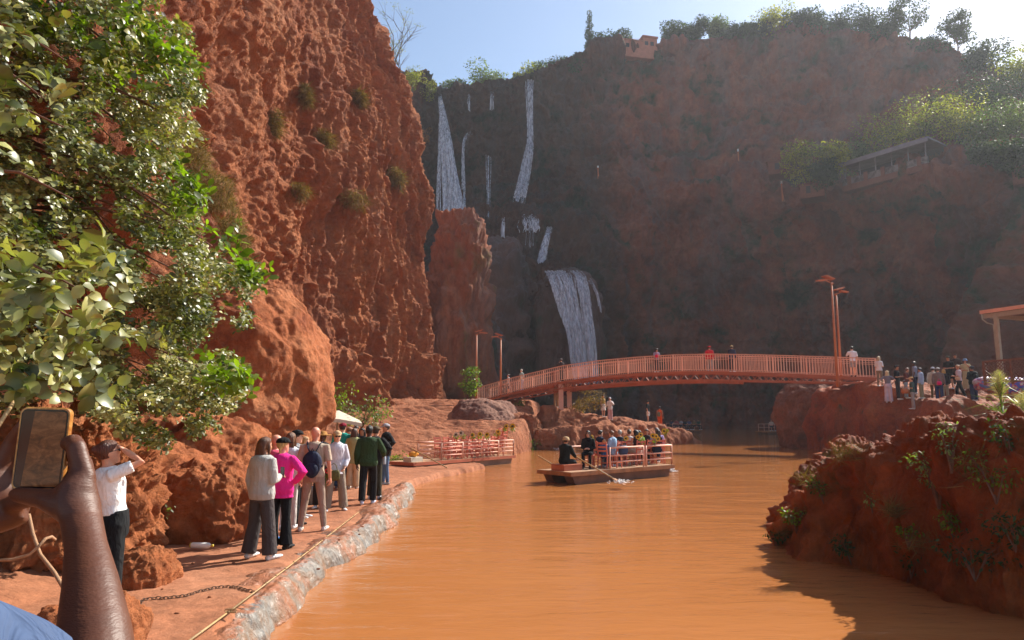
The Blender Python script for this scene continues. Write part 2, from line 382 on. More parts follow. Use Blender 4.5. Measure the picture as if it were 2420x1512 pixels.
def build_cliff_left():
    NC, NR = 1150, 700
    a = resample(ctl, NC).transpose(1,0,2)          # rows first
    Pt = resample(a, NR)
    N = -grid_normals(Pt)
    if N[200, 400, 0] < 0: N = -N
    p = Pt
    # big forms
    d = 1.3*fbm(p*np.array([.11,.11,.09]), 4, .5, 3.1)
    flute = sstep(33, 52, p[...,1])*np.clip(.35+.65*sstep(4, 20, p[...,2]), 0, 1)
    # diagonal ledges dipping towards the water (far-right lower)
    dg = p[...,2]*.30+p[...,1]*.20
    ws = dg*.42+.55*fbm(p*np.array([.13,.13,.13]), 4, .55, 8.); saw = ws-np.floor(ws)
    saw = np.where(saw < .86, saw/.86, (1-saw)/.14)          # slabs that step out, then undercut
    lamp = .55+.9*np.clip(fbm(p*.09, 2, .5, 31.)+.35, 0, 1)
    d += (1-.8*flute)*1.45*lamp*(saw-.5)
    ws2 = dg*1.25+.8*fbm(p*.3, 4, .55, 18.); s2 = ws2-np.floor(ws2); s2 = np.where(s2 < .8, s2/.8, (1-s2)/.2)
    d += (1-.7*flute)*.5*(s2-.5)*np.clip(.4+fbm(p*.2, 2, .5, 3.), 0, 1)
    rmask = sstep(-.10, .55, fbm(p*.10, 3, .5, 12.)+.02*(p[...,2]-14)-.02*(p[...,1]-25))
    rough = (1-.5*flute)*(.25+.75*rmask)
    d += rough*.30*(ridged(p*np.array([.55,.55,.6]), 5, .55, 1.7)-.9)
    wp = p+.35*np.stack([fbm(p*.9, 3), fbm(p*.9, 3, .5, 5.), fbm(p*.9, 3, .5, 9.)], -1)
    d += (.35+.65*rough)*.30*(.5-worley(wp*np.array([.62,.62,.75]), 4.))
    d += rough*.22*(.5-worley(wp*1.35, 9.))
    d += (.25+.75*rough)*.14*(.5-worley(wp*np.array([2.9,2.9,3.3]), 2.))
    d += (.4+.6*rough)*.07*(.5-worley(p*6.1, 6.))
    d += (.35+.65*flute)*(.16*(ridged(p*np.array([1.9,1.9,.30])+.2*fbm(p*.5, 2)[...,None], 4, .6, 3.)-.8)+.05*ridged(p*np.array([5.,5.,.8]), 2, .6, 6.))
    d -= rough*.35*sstep(.22, .44, pnoise(p*np.array([.8,.8,1.1])+2.))
    d += .10*fbm(p*2.6, 4, .62, 2.)
    # vertical flutes on the far half
    fl = np.stack([p[...,0]*.55+p[...,1]*.62+.05*p[...,2], p[...,2]*.045, p[...,2]*0+.7], -1)+.12*fbm(p*.3, 3)[...,None]
    d += flute*(1.0*(ridged(fl, 4, .5, 2.)-.7)+.35*pnoise(p*np.array([1.6,1.6,.35]))+.09*fbm(p*3., 3, .6))
    gr = pnoise(np.stack([p[...,0]*.30+p[...,1]*.33+.03*p[...,2], p[...,2]*.03, p[...,2]*0+4.4], -1)+.10*fbm(p*.4, 3)[...,None])
    d -= flute*.9*sstep(.80, 1., 1-np.abs(gr)*3.)*np.clip(.3+fbm(p*.12, 2, .5, 6.), 0, 1)
    # hollows at the foot
    d -= 1.1*sstep(.25, .7, pnoise(p*np.array([.16,.16,.3])+5.))*(1-sstep(3, 9, p[...,2]))
    Pt = Pt+N*d[...,None]
    V = Pt.reshape(-1,3); F = gridF(NR, NC)
    return V, F, Pt, N
V_, F_, CLP, CLN = build_cliff_left()
o = tag(mesh('cliff', V_, F_, M_CLIFF), 'tall sunlit red cliff rising on the left bank', kind='structure')
# ================================================================== FAR CLIFF
# rows: 8 picture heights per column (y) with depth
colF = [ # x, [(y,d)...] base(water) .. skyline
 (840, [(1009,104),(900,106),(760,108),(640,110),(520,112),(400,115),(300,118),(195,121)]),
 (975, [(1009,104),(900,106),(760,108),(640,112),(520,116),(400,119),(300,121),(195,122)]),
 (1040,[(1009,103),(900,105),(760,107),(640,112),(520,120),(400,122.5),(300,123.5),(222,123)]),
 (1120,[(1009,101),(900,100),(760,100),(640,104),(540,112),(400,125.5),(300,126),(215,125)]),
 (1190,[(1009,100),(900,97.5),(760,97),(640,99),(560,106),(420,127),(300,127),(205,126)]),
 (1240,[(1009,99),(900,96.5),(760,96),(655,97),(540,108),(420,127),(300,127.5),(192,126.5)]),
 (1300,[(1009,99),(900,96),(760,95.5),(650,96),(540,110),(420,126),(300,127.5),(172,127)]),
 (1370,[(1009,99),(900,96.5),(760,95.5),(655,96.5),(540,112),(420,122),(300,126),(142,128)]),
 (1440,[(1009,106),(900,105),(760,105),(640,108),(520,115),(420,120),(280,125),(134,129)]),
 (1560,[(1009,114),(900,115),(760,116),(640,117),(520,117),(425,118),(280,125),(124,130)]),
 (1700,[(1009,117),(900,117),(760,117),(640,116),(520,115),(430,114),(280,127),(104,131)]),
 (1850,[(1009,116),(900,115),(760,113),(640,110),(530,106),(450,103),(290,122),(85,128)]),
 (2000,[(1009,112),(900,110),(760,106),(640,101),(530,96),(440,93),(270,115),(90,123)]),
 (2150,[(1009,106),(900,103),(760,98),(640,92),(520,88),(400,86),(260,106),(110,117)]),
 (2300,[(1009,98),(900,94),(760,89),(640,84),(510,81),(370,80),(260,98),(165,110)]),
 (2430,[(1009,92),(900,87),(760,82),(640,77),(510,74),(350,74),(280,90),(215,103)]),
 (2650,[(1009,84),(900,78),(760,74),(640,70),(540,68),(430,67),(370,82),(330,96)]),
 (3000,[(1009,74),(900,70),(760,66),(680,63),(600,61),(520,60),(480,70),(450,84)]),
 (3500,[(1009,64),(900,60),(800,56),(720,54),(660,52),(600,50),(570,60),(540,72)]),
]
def far_grid():
    cols = []
    for x, rows in colF:
        c = [P(x, y, d) for y, d in rows]
        c[0].z = -1.5
        t = c[-1]; c.append(Vector((t.x*1.06, t.y+6, t.z+.5))); c.append(Vector((t.x*1.5, t.y+60, t.z-2)))
        cols.append([tuple(v) for v in c])
    NC, NR = 900, 460
    a = resample(np.array(cols), NC).transpose(1,0,2); Pt = resample(a, NR)
    N = grid_normals(Pt)
    if N[150, 450, 1] > 0: N = -N
    p = Pt; up = np.clip(N[...,2], 0, 1)
    d = 2.2*fbm(p*np.array([.05,.05,.04]), 4, .5, 6.)
    d += 1.0*(ridged(p*np.array([.17,.17,.06]), 5, .55, 2.)-.8)
    d += .9*pnoise(np.stack([p[...,0]*.03, p[...,1]*.03, p[...,2]*.33], -1)+.4*fbm(p*.1, 3)[...,None])
    d -= 1.0*(1-sstep(.05, .6, worley(p*np.array([.35,.35,.22]), 3.)))
    d += .8*fbm(p*np.array([.7,.7,.5]), 5, .62, 4.)+.5*(.5-worley(p*np.array([.9,.9,.55]), 8.))
    k = np.ones(p.shape[:2])
    return Pt+N*(d*k)[...,None]
FP = far_grid(); F_ = gridF(*FP.shape[:2]); V_ = FP.reshape(-1,3)
keep_bvh('far', FP[::4, ::4].reshape(-1,3), gridF(*FP[::4, ::4].shape[:2]))
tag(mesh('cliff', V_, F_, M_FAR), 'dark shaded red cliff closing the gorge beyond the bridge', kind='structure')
# fine relief is in the mesh; travertine mound and buttresses in front of it
def mound(name, c, r, mat, seed, **k): return boulder(name, c, r, mat, seed, **k)
b0 = P(1195, 700, 97); tag(mound('cliff', (b0.x, 98, 9), (4.5,5,17.5), M_WET, 21, amp=.10, n=110, sq=2.3, fs=2.2), 'dark rounded travertine mound left of the lower waterfall', kind='structure')
b0 = P(1330, 700, 96); tag(mound('cliff', (b0.x+.6, 99, 9.5), (5.2,5.0,13.2), M_WET, 25, amp=.05, n=110, sq=3.6, fs=2.6), 'broad wet travertine block under the lower waterfall', kind='structure')
b0 = P(1205, 540, 110); tag(mound('cliff', (b0.x, 113, 24), (7.6,5,7.6), M_WET, 29, amp=.06, n=90, sq=3.6, fs=2.6), 'dark mossy rock step between the upper and lower falls', kind='structure')
b0 = P(1075, 700, 72); tag(mound('cliff', (b0.x+.3, 75.5, 8), (3.3,5,16.6), M_BUTT, 33, amp=.09, n=150, sq=3.4, fs=2.8), 'orange mossy rock buttress behind the big sunlit cliff', kind='structure')
b0 = P(1130, 850, 80); tag(mound('cliff', (b0.x+.6, 84, 4), (2.6,4,9), M_WET, 37, amp=.12, n=80, sq=2.6, fs=2.), 'dark wet rock foot behind the left lamp posts', kind='structure')
# near hillside on the right, behind the pavilion
hp = [(2215,930,60),(2225,850,60),(2262,760,61),(2290,680,62),(2340,590,63),(2400,500,64),(2480,420,65),(2700,360,66),(3100,340,66)]
def hillR():
    rows = []
    for x, y, d in hp:
        p = P(x, y, d); rows.append([(p.x+k*4.5, p.y-k*3.2+(k*.4)**2, p.z+k*.25) for k in range(0,9)])
    a = resample(np.array(rows), 260); Pt = resample(a.transpose(1,0,2), 300)
    N = grid_normals(Pt); N = N*(np.where(N[150,130,1] > 0, -1, 1))
    d = 1.1*fbm(Pt*.14, 5, .55, 3.)+.5*(ridged(Pt*.4, 4, .5, 1.)-.8)+.15*fbm(Pt*2, 3)
    Pt = Pt+N*d[...,None]; return Pt
hr = hillR(); tag(mesh('hillside', hr.reshape(-1,3), gridF(*hr.shape[:2]), M_HILL), kind='structure')
# ================================================================== LEFT BANK: path, terraces
shore = [G(x, y) for x, y in [(560,1560),(612,1512),(655,1440),(720,1385),(752,1352),(794,1325),(840,1300),(895,1257),(915,1228),(928,1212),(969,1166),(985,1149),(1037,1131),(1119,1115),(1150,1107),(1120,1101),(1060,1100),(985,1101),(968,1094)]]
shore = [(-1.2,-8),(-1.4,2),(-1.75,4.5)]+[(p.x, p.y) for p in shore]
far_sh = [G(x, y) for x, y in [(1000,1086),(1100,1082),(1190,1079),(1240,1070),(1262,1062),(1275,1050)]]
shore += [(p.x, p.y) for p in far_sh]+[(3.,64),(-4,70),(-40,74),(-60,30),(-60,-8)]
def bank_h(X, Y, d):
    inner = np.interp(Y, [2,6,9,12,16,22,30,40,60], [-4.6,-5.0,-5.2,-6.2,-7.4,-8.2,-8.5,-7,-3])  # edge of the walkway
    base = np.interp(Y, [0,6,10,16,24,30], [.34,.34,.30,.24,.2,.2])
    up = np.clip(inner-X, 0, 9)
    near = base+.16*up+.03*up**1.5
    # terraces behind the moored boat, climbing to the foot of the bridge
    t = np.clip((Y-34.5)/20, 0, 1)+.018*np.clip(-4-X, 0, 9)
    n = 6.; tt = t*n; st = (np.floor(tt)+sstep(.62, 1., tt-np.floor(tt)))/n
    terr = .25+3.1*(.2*t+.8*st)
    k = sstep(32.5, 35.5, Y+.6*pnoise(np.stack([X*.4, Y*.4, X*0], -1)))
    h = near*(1-k)+terr*k
    rise = np.where(Y > 32, .5, .16)
    return h
def bank(name, x0, x1, y0, y1, res, amp, ylim, mat, key):
    nx, ny = int((x1-x0)/res)+1, int((y1-y0)/res)+1
    X, Y = np.meshgrid(np.linspace(x0, x1, nx), np.linspace(y0, y1, ny))
    q = np.stack([X, Y, X*0], -1)
    d = poly_sd(shore, X, Y)+.10*fbm(q*1.6, 3)
    h = bank_h(X, Y, d)
    w = np.where(Y > 33, .9, .28)
    t = np.clip((d+.05)/w, 0, 1); Z = -.7+(h+.7)*(1-(1-t)**3)
    if amp > .05:
        Z = Z+(t > 0)*amp*(fbm(q*np.array([.8,1.4,1]), 5, .55, 2.)+.4*ridged(q*np.array([.5,1.5,1]), 3, .5, 4.)-.3)*sstep(32, 36, Y)
        Z = Z+.03*fbm(q*1.5, 4)
    else:
        rr = sstep(0, 2.5, np.interp(Y, [2,6,9,12,16,22,30], [-4.6,-5.0,-5.2,-6.2,-7.4,-8.2,-8.5])-X)
        Z = Z+.022*fbm(q*1.1, 4)+.008*fbm(q*7, 3)+rr*.20*fbm(q*1.2, 5, .6, 7.)
    V = np.stack([X, Y, Z], -1).reshape(-1,3); F = gridF(ny, nx)
    m = (d > -.25).reshape(-1); F = F[m[F].any(1)]
    used = np.zeros(len(V), bool); used[F.ravel()] = True; idx = np.cumsum(used)-1; V = V[used]; F = idx[F]
    keep_bvh(key, V, F); return mesh(name, V, F, mat)
tag(bank('path', -13, .2, 1.0, 32.5, .055, .0, None, M_PATH, 'bank'), kind='structure')
tag(bank('terrain', -20, 5, 32.5, 66, .085, .13, None, M_ISLE, 'bank'), 'terraced red rock bank stepping up to the bridge', kind='structure')
# ================================================================== ROCKS AND BOULDERS (each a thing)
def rk(o, label, group=None): return tag(o, label, 'boulder', group)
GB = 'boulders along the left bank'
rk(boulder('boulder', (-9.45,22.8,3.2), (3.35,3.6,3.3), M_ROCK, 2, amp=.075, n=230, sq=2.5, fs=1.15, tilt=-.12, pit=.28), 'huge overhanging sunlit boulder behind the queue of people on the path', GB)
rk(boulder('boulder', (-5.15,12.0,.55), (.85,.9,.95), M_ROCK, 5, amp=.13, n=110, sq=2.6), 'waist-high round boulder beside the white bottle on the path', GB)
rk(boulder('boulder', (-4.45,8.65,.34), (.40,.45,.36), M_ROCK, 8, amp=.14, n=80), 'low boulder right behind the hip of the woman shading her eyes', GB)
rk(boulder('boulder', (-6.35,9.9,1.0), (1.25,1.3,1.38), M_ROCK, 11, amp=.16, n=150, fs=1.8, pit=.5), 'knobbly sunlit outcrop behind the raised phone', GB)
rk(boulder('boulder', (-3.50,6.05,.30), (.40,.42,.52), M_ROCK, 14, amp=.15, n=90), 'low mound hiding the feet of the woman in the white tee', GB)
rk(boulder('boulder', (-5.2,5.9,.36), (.95,.7,.55), M_ROCK, 17, amp=.17, n=120, pit=.5), 'crumbly low ledge below the phone at the left edge', GB)
rk(boulder('boulder', (-6.75,12.6,.75), (1.5,1.4,1.0), M_ROCK, 19, amp=.12, n=110), 'leafy shaded slab of rock between outcrop and round boulder', GB)
rk(boulder('boulder', (-7.6,17.0,.9), (1.6,2.2,1.35), M_ROCK, 23, amp=.15, n=110), 'dark boulder wedged under the overhang behind the bushes', GB)
rk(boulder('boulder', (-1.9,49.2,1.2), (2.7,3.2,2.15), rockmat('grey_brown_rock', [(.3, (.17,.07,.045)), (.55, (.27,.13,.09)), (.8, (.36,.2,.14))], 1.2, .8), 42, amp=.07, n=110, sq=2.4), 'smooth grey-brown dome of rock beneath the bridge end', GB)
rk(boulder('boulder', (1.0,47.3,.8), (.95,1.1,1.5), M_ISLE, 45, amp=.14, n=80), 'upright broken boulder at the waterline beside the rock dome', GB)
rk(boulder('boulder', (2.3,46.6,.45), (.95,.9,.85), M_ISLE, 48, amp=.12, n=70, sq=3.2), 'squat square boulder standing in the water before the rocky islet', GB)
isl = [(1.9,48.5),(4,47.6),(7,48.6),(10,51),(13,54),(15,57),(14,60),(8,60),(3,58),(1.6,53)]
tag(hfrock('rock_island', isl, [(2.5,51,2.9),(4,52,2.75),(6,53,2.25),(8,53,2.1),(9,52,1.75),(10.5,54,1.6),(12,55.5,1.15),(14,57,.5),(5,50,1.3),(8,51,1.2),(3,49.2,1.3),(6,57,2.1),(10,58,1.2)], M_ISLE, .075, 1.3, .32, .75, 5., 'isle', pit=.3, flat=.5), 'low rocky islet people stand on beneath the bridge', 'rock')
# platform at the right end of the bridge
plA = [(19.4,43.5),(19.3,40.5),(20.4,37.2),(21.4,33.5),(24,30),(29,27),(40,24),(60,30),(60,60),(40,62),(24,56),(20.5,49)]
tag(hfrock('rock_bank', plA, [(20.8,41,4.1),(20.2,38.8,3.9),(22,41,4.1),(24,38.5,3.85),(27,37,3.7),(31,36,3.6),(22.2,35.6,2.9),(23.5,33,2.1),(26,31.5,1.6),(30,30,1.6),(36,29,1.7),(40,36,3.6),(30,45,4.2),(24,48,4.2),(50,45,4.5),(40,50,4.5)], M_ROCKB, .10, 1.5, .42, .55, 12., 'plat', pit=.35, flat=.35, strata=.5), 'big dark rock platform carrying the right end of the bridge', 'rock')
rk(boulder('boulder', (20.9,48.5,1.7), (2.2,2.6,3.0), rockmat('dusty_red_rock', [(.3, (.14,.045,.025)), (.6, (.24,.09,.05)), (.85, (.30,.13,.08))], 1., 1.), 52, amp=.12, n=110, sq=2.8), 'dusty boulder leaning behind the dark rock at the bridge end')
rbB = [(5.5,14.5),(4.9,12.8),(4.95,11.),(5.25,9.6),(5.6,8.7),(6.3,8.0),(8,7.2),(13,6.4),(20,11),(22,22),(13,22),(9.2,19),(7.5,17.2),(6.4,16)]
tag(hfrock('riverside_rock', rbB, [(5.6,13.9,.72),(6.2,14.4,.78),(6.6,13.6,.75),(5.6,12.4,.85),(7.0,15.6,1.0),(7.9,15.6,1.45),(8.6,16.6,1.6),(5.8,11.2,1.75),(6.2,10.4,2.1),(6.1,9.4,2.2),(6.8,11.2,2.1),(7.3,12.3,1.8),(8.5,13,1.85),(7,8.6,2.15),(9.6,13.4,2.15),(8.3,10,2.1),(10.5,12.5,2.2),(12,13,2.3),(11,9,2.3),(13,18,1.6),(18,14,2.2),(10,17.5,1.4)], M_ROCKB, .028, .8, .27, 1.25, 33., 'rockB', pit=1.05, flat=.2), 'dark overgrown rock mass jutting into the water on the right', 'rock')
# ---- sheeting-lined stone edge of the path
def lined_edge():
    t = NT('silty_grey_sheeting'); co = t.N('ShaderNodeNewGeometry').outputs['Position']
    n = t.noise(co, 1.6, 6, .65, .6); n2 = t.noise(co, 5., 5, .7, 1.5)
    a = t.ramp(n.outputs[0], [(.36, (.34,.125,.055)), (.48, (.22,.14,.09)), (.60, (.22,.20,.175)), (.75, (.10,.10,.105))]).outputs[0]
    sz = t.N('ShaderNodeSeparateXYZ'); t.L(t.N('ShaderNodeNewGeometry').outputs['True Normal'], sz.inputs[0]); up = t.ramp(sz.outputs[2], [(.80, (0,0,0)), (.97, (.85,.85,.85))]).outputs[0]
    a = t.mix(up, a, (.40,.15,.075)); t.L(a, t.b.inputs['Base Color']); t.b.inputs['Roughness'].default_value = .38
    nr = t.bump(n2.outputs[0], .7, .08); w = t.N('ShaderNodeTexWave', i_Scale=2.2, i_Distortion=9., i_Detail=3); t.L(co, w.inputs['Vector'])
    t.L(t.bump(w.outputs[0], .35, .03, nr), t.b.inputs['Normal'])
    pts = np.array([(x, y) for x, y in shore[1:14]]); pts = resample(pts, 420)
    tn = np.gradient(pts, axis=0); tn /= np.linalg.norm(tn, axis=1, keepdims=True); nr_ = np.stack([tn[:,1], -tn[:,0]], -1)
    s = np.cumsum(np.r_[0, np.linalg.norm(np.diff(pts, axis=0), axis=1)])
    prof = np.array([(-.75,-.01),(-.6,.02),(-.42,.035),(-.25,.04),(-.1,.03),(.02,-.0),(.12,-.07),(.2,-.15),(.27,-.26),(.3,-.5)])
    prof = resample(prof, 26); M = []
    for i in range(len(pts)):
        lum = .5+.5*math.sin(s[i]*5.5+2*math.sin(s[i]*1.3)); wd = .62+.20*math.sin(s[i]*1.9+1)
        sx = prof[:,0]*wd*(.85+.3*lum); sz = prof[:,1]+(.0+.035*lum)*np.clip((prof[:,0]+.62)/.3, 0, 1)*np.clip((.25-prof[:,0])/.2, 0, 1)
        M.append(np.stack([pts[i,0]+nr_[i,0]*(sx+.05*math.sin(s[i]*4)), pts[i,1]+nr_[i,1]*(sx+.05*math.sin(s[i]*4)), .27+sz], -1))
    M = np.array(M); N = grid_normals(M); N *= np.where(N[:,8:9,2:3] < 0, -1, 1)
    M = M+N*(.035*fbm(M*2.5, 3, .5)+.02*ridged(M*np.array([5,5,2.]), 3)-.02)[...,None]
    return tag(mesh('path_edge', M.reshape(-1,3), gridF(*M.shape[:2]), t.m), 'bulging wet grey edge of silted sheeting between path and water', 'bank edging')
lined_edge()
# ================================================================== VEGETATION
LEAF6 = (np.array([(0,0,0),(.35,.22,.06),(.35,-.22,.06),(.75,.2,.02),(.75,-.2,.02),(1,0,-.08),(.38,0,0),(.75,0,-.03)]),
         np.array([(0,2,6,1),(1,6,7,3),(6,2,4,7),(3,7,4,5)]))
LQ = (np.array([(0,0,0),(.5,.3,.05),(1,0,0),(.5,-.3,.05)]), np.array([(0,3,2,1)]))
BLADE = (np.array([(0,-.02,0),(0,.02,0),(.5,.015,.05),(.5,-.015,.05),(1,0,-.1),(1,.002,-.1)]), np.array([(0,1,2,3),(3,2,5,4)]))
M_LGREEN = leafmat('bright_green_leaf', (.08,.14,.010), (.20,.27,.02), .4, .5)
M_CAROB = leafmat('carob_leaf', (.07,.105,.012), (.42,.38,.15), .42, .25, .6, 1.6, (.17,.075,.03))  # sunlit highlights of the leaves are put into the cream colour
M_CAROBN = leafmat('carob_leaf_close', (.05,.09,.013), (.36,.36,.14), .40, .22, .6, 3.)
M_DARKL = leafmat('dark_tree_leaf', (.02,.045,.012), (.06,.09,.025), .55, .3, .3, .4)
M_OLIVE = leafmat('yellow_olive_leaf', (.13,.16,.02), (.38,.32,.03), .5, .5, .3, .3)
M_PALE = leafmat('pale_green_leaf', (.09,.13,.05), (.20,.24,.08), .5, .35, .3, .3)
M_DRY = leafmat('dry_twig_tuft', (.14,.085,.03), (.26,.17,.07), .8, .2, .1, 2.)
M_BARK = plain('bark', (.11,.07,.045), .9, .3, 6, .6)
M_TWIG = plain('reddish_twig', (.16,.07,.04), .8, .3, 10)
def cloud(balls, n, size, squash=.8, shell=.55, tpl=LQ, droop=.3, jit=.5):
    """leaf-sized faces through a set of clumps -> V, F"""
    c = np.array([b[:3] for b in balls], float); r = np.array([b[3] for b in balls], float)
    k = RNG.choice(len(balls), n, p=r**2/(r**2).sum())
    u = runit(n); rad = RNG.random(n)**(.33)*(1-shell)+shell*(.75+.3*RNG.random(n))
    sub = fbm(u*2.2+k[:,None]*3.1, 2); rad *= 1+.35*sub
    p = c[k]+u*(r[k]*rad)[:,None]*np.array([1,1,squash])
    ax = runit(n)*jit+u*.6; ax[:,2] -= droop; nz = u+runit(n)*.7+np.array([0,0,.5])
    return scatter(tpl[0], tpl[1], p, rot_from(ax, nz), size*(.6+.8*RNG.random(n))[:,None])
def limbs(base, top, nb, r, spread, seed, depth=2):
    rg = random.Random(seed); mb = MB(); base, top = Vector(base), Vector(top); H = (top-base).length; tips = []
    def grow(p, d, L, r, lev):
        pts = [p]; q = p.copy(); dd = d.copy()
        for i in range(4):
            dd = (dd+Vector((rg.uniform(-1,1), rg.uniform(-1,1), rg.uniform(-.3,.6)))*.22).normalized(); q = q+dd*L/4; pts.append(q.copy())
        mb.tube(pts, [r*(1-.16*i) for i in range(5)], 6)
        if lev <= 0: tips.append(q); return
        for _ in range(nb):
            nd = (dd+Vector((rg.uniform(-1,1), rg.uniform(-1,1), rg.uniform(-.2,.7)))*spread).normalized()
            grow(pts[rg.randint(2,4)], nd, L*rg.uniform(.55,.8), r*.5, lev-1)
        tips.append(q)
    grow(base, (top-base).normalized(), H*.5, r, depth); return mb, tips
def tree(name, label, base, h, w, mat, n, leaf, seed, group=None, cat='tree', trunk=.35, squash=.8, nb=4, bark=None, fill=1., dens=8):
    b = Vector(base); root = empty(name, b, 0, label, cat, group); rg = random.Random(seed)
    mb, tips = limbs((0,0,-.4), (rg.uniform(-.1,.1)*w, rg.uniform(-.1,.1)*w, h*.75), nb, max(.02, h*.022), .9, seed, 2 if h > 2 else 1)
    mb.build('trunk', bark or M_BARK, root, True)
    balls = []
    for i in range(dens):
        a = rg.uniform(0, 2*PI); rr = w*.5*math.sqrt(rg.random())*.75; zz = rg.uniform(trunk, .9)
        k = 1-abs(zz-.6)*.9
        balls.append((math.cos(a)*rr*k, math.sin(a)*rr*k, h*zz, w*.22*rg.uniform(.6,1.15)*fill))
    for t in tips[::3]: balls.append((t.x*.8, t.y*.8, min(t.z, h*.95), w*.13*fill))
    V, F = cloud(balls, n, leaf, squash); V[:,2] = np.where(V[:,2] > h, h-(V[:,2]-h)*.5, V[:,2])
    mesh('crown', V, F, mat, root, False); return root
def plant(name, label, base, h, w, mat, n, leaf, seed, group=None, cat='plant', stem=True):
    b = Vector(base); root = empty(name, b, 0, label, cat, group); rg = random.Random(seed); mb = MB(); balls = []
    for i in range(5):
        a = rg.uniform(0, 2*PI); e = Vector((math.cos(a)*w*.4, math.sin(a)*w*.4, h*rg.uniform(.5,1)))
        mb.tube([(0,0,-.15), e*.5+Vector((0,0,h*.1)), e], [h*.02+.003, h*.012+.002, .002], 5)
        balls.append((e.x, e.y, e.z*.85, w*.28)); balls.append((e.x*.5, e.y*.5, e.z*.45, w*.25))
    if stem: mb.build('stem', M_TWIG, root)
    V, F = cloud(balls, n, leaf, .8, .4, LEAF6); mesh('leaves', V, F, mat, root, False); return root
def farZ(x, y, d):
    X = P(x, y, d).x; return X
# ---- skyline and terrace trees on the far cliff: photo x, top y, base y, depth, width
GS = 'trees along the far cliff top'
sky_trees = [
 (1075,188,225,128,40,'p','small bush by the lip of the left waterfall'),(1140,152,212,131,85,'p','broad pale green tree between the two upper waterfalls'),(1180,175,212,130,55,'p','lower pale bush right of the broad tree by the falls'),
 (1218,165,200,131,14,'o','slim dry sapling on the cliff lip left of the middle fall'),(1262,145,188,131,60,'o','yellowish bush just above the middle waterfall'),(1310,150,175,131,60,'d','low dark bush on the rim right of the middle fall'),
 (1350,132,162,130,55,'d','dark rim bush halfway to the slim conifer'),(1425,92,125,131,55,'d','dark shrub right of the slim conifer'),(1470,80,112,132,45,'d','round shrub hiding the middle of the pink building'),
 (1598,50,100,133,50,'d','feathery tree right of the pink building'),(1640,45,98,133,55,'d','second feathery tree right of the pink building'),(1690,45,92,133,50,'p','thin pale tree right of the feathery pair'),
 (1730,70,95,131,60,'d','low rim shrub between pale tree and yellow crown'),(1775,52,90,130,55,'d','dark shrub left of the yellow round crown'),(1825,26,88,129,85,'o','yellowish round crown on the far rim'),
 (1880,40,88,128,60,'d','dark crown touching the yellow round one'),(1930,22,88,127,70,'d','tall dark crown with a pointed top on the rim'),(1980,45,92,125,65,'d','dark crown in the dip left of the spreading one'),
 (2035,25,95,123,85,'d','spreading dark crown left of the tall eucalyptus'),(2095,60,100,120,60,'d','dark shrub at the foot of the tall eucalyptus'),
 (2150,-15,110,118,110,'e','tall airy eucalyptus in the sun glare'),(2270,22,140,113,100,'e','open-branched eucalyptus right of the tall one'),
 (2200,95,135,115,70,'d','bush between the two eucalyptus trees'),(2330,110,170,109,90,'d','bush below the open-branched eucalyptus'),(2400,128,200,105,100,'o','yellow-green bush at the top right corner')]
mats = {'d':M_DARKL,'o':M_OLIVE,'p':M_PALE,'e':M_DARKL}
for i, (x, yt, yb, d, w, k, lab) in enumerate(sky_trees):
    b = P(x, yb, d); t = P(x, yt, d); z = min(drop('far', b.x, b.y, b.z), b.z+1.5); z = max(z, b.z-4); h = max(t.z-z, 1.2); ww = w*d/FPX
    if k == 'e': tree('eucalyptus_tree', lab, (b.x, b.y, z), h, ww, mats[k], 3200, .34, 100+i, GS, trunk=.3, nb=4, fill=.75, dens=20)
    else: tree('rim_tree', lab, (b.x, b.y, z-.5), h+.5, ww*1.4, mats[k], 3600, .40, 100+i, GS, trunk=.1, fill=1.3, dens=12)
GT = 'trees on the terrace of the far cliff'
terr_trees = [
 (1905,335,420,98,75,'o','yellow-green tree left of the long terrace roof'),(1965,328,410,96,70,'o','second yellow-green tree left of the terrace roof'),(1955,375,430,94,60,'d','dark tree in front of the yellow-green pair'),
 (2040,330,395,99,80,'p','grey-green bush behind the left end of the roof'),(2110,275,360,98,110,'o','yellow-green tree above the middle of the terrace roof'),(2190,240,345,95,130,'o','largest bright yellow-green tree above the roof'),
 (2270,235,340,92,110,'o','bright bush right of the largest yellow-green tree'),(2340,250,345,88,110,'p','feathery pale green tree near the right edge'),(2405,225,350,86,90,'p','pale green tree cut by the right edge, middle height'),
 (2300,190,265,102,150,'d','long dark olive bush on the upper slope'),(2390,170,260,100,110,'d','olive bush at the right edge below the skyline'),(2400,330,400,76,70,'d','dark shrub over the orange wall at the right edge'),(2330,335,375,79,60,'d','shrub on the bank right of the terrace roof')]
for i, (x, yt, yb, d, w, k, lab) in enumerate(terr_trees):
    d -= 4.5; b = P(x, yb+6, d); t = P(x, yt, d); ww = w*d/FPX
    tree('terrace_tree', lab, b, t.z-b.z, ww*1.4, mats[k], 3600, .27, 200+i, GT, trunk=.1, fill=1.3, dens=14)
